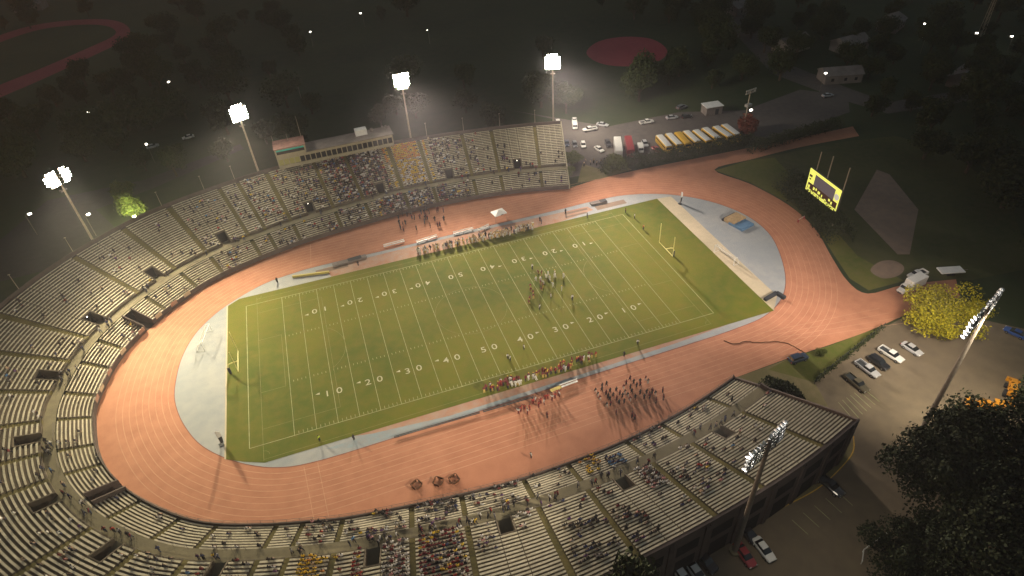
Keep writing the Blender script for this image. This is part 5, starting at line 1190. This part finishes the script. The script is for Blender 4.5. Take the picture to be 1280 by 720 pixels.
# near sideline team (dark maroon with some white tops)
nt = 0
for k in range(86):
    t = rp.random()**.9; x0, y0 = 596, 492; x1, y1 = 748, 446; a = x0 + (x1-x0)*t; b = y0 + (y1-y0)*t + rp.gauss(0, 1.6) + (3 if a > 640 and a < 700 else 0) + rp.uniform(-3, 5)*(1 if 615 < a < 715 else .4)
    x, y = on(a, b)
    if y < -29: y = -28.8 + rp.random()
    wh = rp.random() < .22; person(x, y, .05, PI*0 + rp.uniform(-.8, .8) + PI, rp.choice(['stand', 'stand', 'walk', 'crouch']), 'white' if wh else rp.choice(['maroon', 'maroon', 'red']), 'white' if wh else rp.choice(['gold', 'maroon', 'dark']), 1, 0 if wh else rp.choice(['Hmaroon', 'Hgold']), ('person in white' if wh else 'football player in maroon') + ' in the crowd of the near sideline team', 'football player' if not wh else 'team member', 'near sideline team, ' + ('white tops' if wh else 'maroon uniforms'))
# far sideline team (white and gold)
for k in range(125):
    t = rp.random(); a = 522 + (672-522)*t; b = 318 + (285-318)*t + rp.uniform(-3.4, 2.0)
    x, y = on(a, b); dk = rp.random() < .25
    person(x, y, .05, rp.uniform(-.8, .8), rp.choice(['stand', 'stand', 'walk']), rp.choice(['black', 'navy']) if dk else rp.choice(['white', 'tan']), 'dark' if dk else rp.choice(['gold', 'white']), 1, 0 if dk else 'Hgold', ('person in dark clothing' if dk else 'football player in white and gold') + ' in the line of the far sideline team', 'team member' if dk else 'football player', 'far sideline team, ' + ('dark clothes' if dk else 'white and gold'))
# cheerleaders behind the near team
for k in range(16):
    a = 648 + 52*k/15 + rp.uniform(-1.5, 1.5); b = 519 - 15*k/15 - 7 + rp.uniform(-4, 4) + (6 if k < 5 else 0); x, y = on(a, b, .02)
    person(x, y, .02, rp.uniform(0, 6), rp.choice(['cheer', 'stand']), 'red' if k % 3 else 'white', 'maroon', k % 2, 0, 'cheerleader in %s on the near straight behind the team bench' % ('red' if k % 3 else 'white'), 'cheerleader', 'cheerleaders in %s' % ('red' if k % 3 else 'white'))
# band block on the near straight
for i in range(9):
    for j in range(6):
        if rp.random() < .38: continue
        x = 17.6 + i*1.4 + rp.uniform(-.3, .3); y = -36.0 - j*1.1 - i*.12 + rp.uniform(-.3, .3); dk = (i + j) % 3 > 0
        person(x, y, .02, rp.uniform(-.3, .3) + PI, rp.choice(['stand', 'walk']), 'black' if dk else 'maroon', 'dark' if i % 4 else 'white', 1, 0, 'marching band member in %s in the block formation on the near straight' % ('black' if dk else 'maroon'), 'band member', 'marching band in %s' % ('black' if dk else 'maroon'), s=.95)
for (a, b) in ((815, 492), (812, 498), (828, 491), (829, 500), (793, 525), (770, 519), (790, 522), (684, 522), (820, 504)):
    x, y = on(a, b, .02); person(x, y, .02, rp.uniform(0, 6), 'stand', 'maroon', 'dark', 0, 0, 'person in maroon standing loose to the right of the band block', 'band member', 'loose people by the band block')
for k in range(30):
    a = rp.uniform(497, 556); b = 266 + rp.uniform(0, 24) - (a-500)*.12; x, y = on(a, b, .02)
    sh = 'black' if k % 3 else 'maroon'
    person(x, y, .02, rp.uniform(0, 6), 'stand', sh, 'dark', k % 2, 0, 'person in %s scattered over the far straight below the yellow band' % sh, 'dancer', 'people in %s on the far straight' % sh)
for k, (a, b) in enumerate(((732, 204), (738, 206), (742, 204), (746, 207), (751, 205), (730, 208))):
    x, y = on(a, b, .02); person(x, y, .02, rp.uniform(0, 6), 'stand', 'tan', 'dark', 0, 0, 'person in tan standing on the gravel path past the far stand', 'person', 'people on the gravel path')

def showsize(a, k):
    h = 1.15 if a[4].startswith('sit') else 1.85
    return h/(Vector(a[:3]) - CAMLOC).length*(1.6 if a[11] is None else 1.12 if a[2] < .2 else 1.0)
PEOPLE.sort(key=lambda t: -showsize(*t))
for a, k in PEOPLE[:298]: person_object(*a, **k)
tag(crowd_mesh([dict(p=a[:3], rz=a[3], ps=a[4], shirt=a[5], leg=a[6], sk=a[7], hr=a[8]) for a, k in PEOPLE[298:]], 'crowd'), 'rest of the crowd across the far stand, the bowl and the far sideline', 'crowd', kind='stuff')
print('people', len(PEOPLE))

# ------------------------------------------------------------------ air
mb = MB(); mb.box((200, 250, 53), (2400, 2400, 108))
hz = mb.build('haze', []); tag(hz, kind='stuff')
hm = bpy.data.materials.new('night_haze'); hm.use_nodes = True; hn = hm.node_tree; hn.nodes.clear()
ho = hn.nodes.new('ShaderNodeOutputMaterial'); hv = hn.nodes.new('ShaderNodeVolumePrincipled'); hv.inputs['Density'].default_value = HAZE; hv.inputs['Color'].default_value = (.89, .86, .95, 1); hv.inputs['Anisotropy'].default_value = 0.5
hn.links.new(hv.outputs['Volume'], ho.inputs['Volume']); hz.data.materials.append(hm)

# ------------------------------------------------------------------ world and render settings
w = bpy.data.worlds.new('World'); SC.world = w; w.use_nodes = True; nt = w.node_tree
sky = nt.nodes.new('ShaderNodeTexSky'); sky.sky_type = 'NISHITA'; sky.sun_disc = False; sky.sun_elevation = R(1.0); sky.sun_rotation = R(300); sky.air_density = 1.0; sky.dust_density = 1.0
nt.links.new(sky.outputs['Color'], nt.nodes['Background'].inputs['Color']); nt.nodes['Background'].inputs['Strength'].default_value = 0.22
vs = SC.view_settings; vs.view_transform = 'Standard'; vs.look = 'None'; vs.gamma = 1.0; vs.exposure = 0.0; vs.use_curve_mapping = False
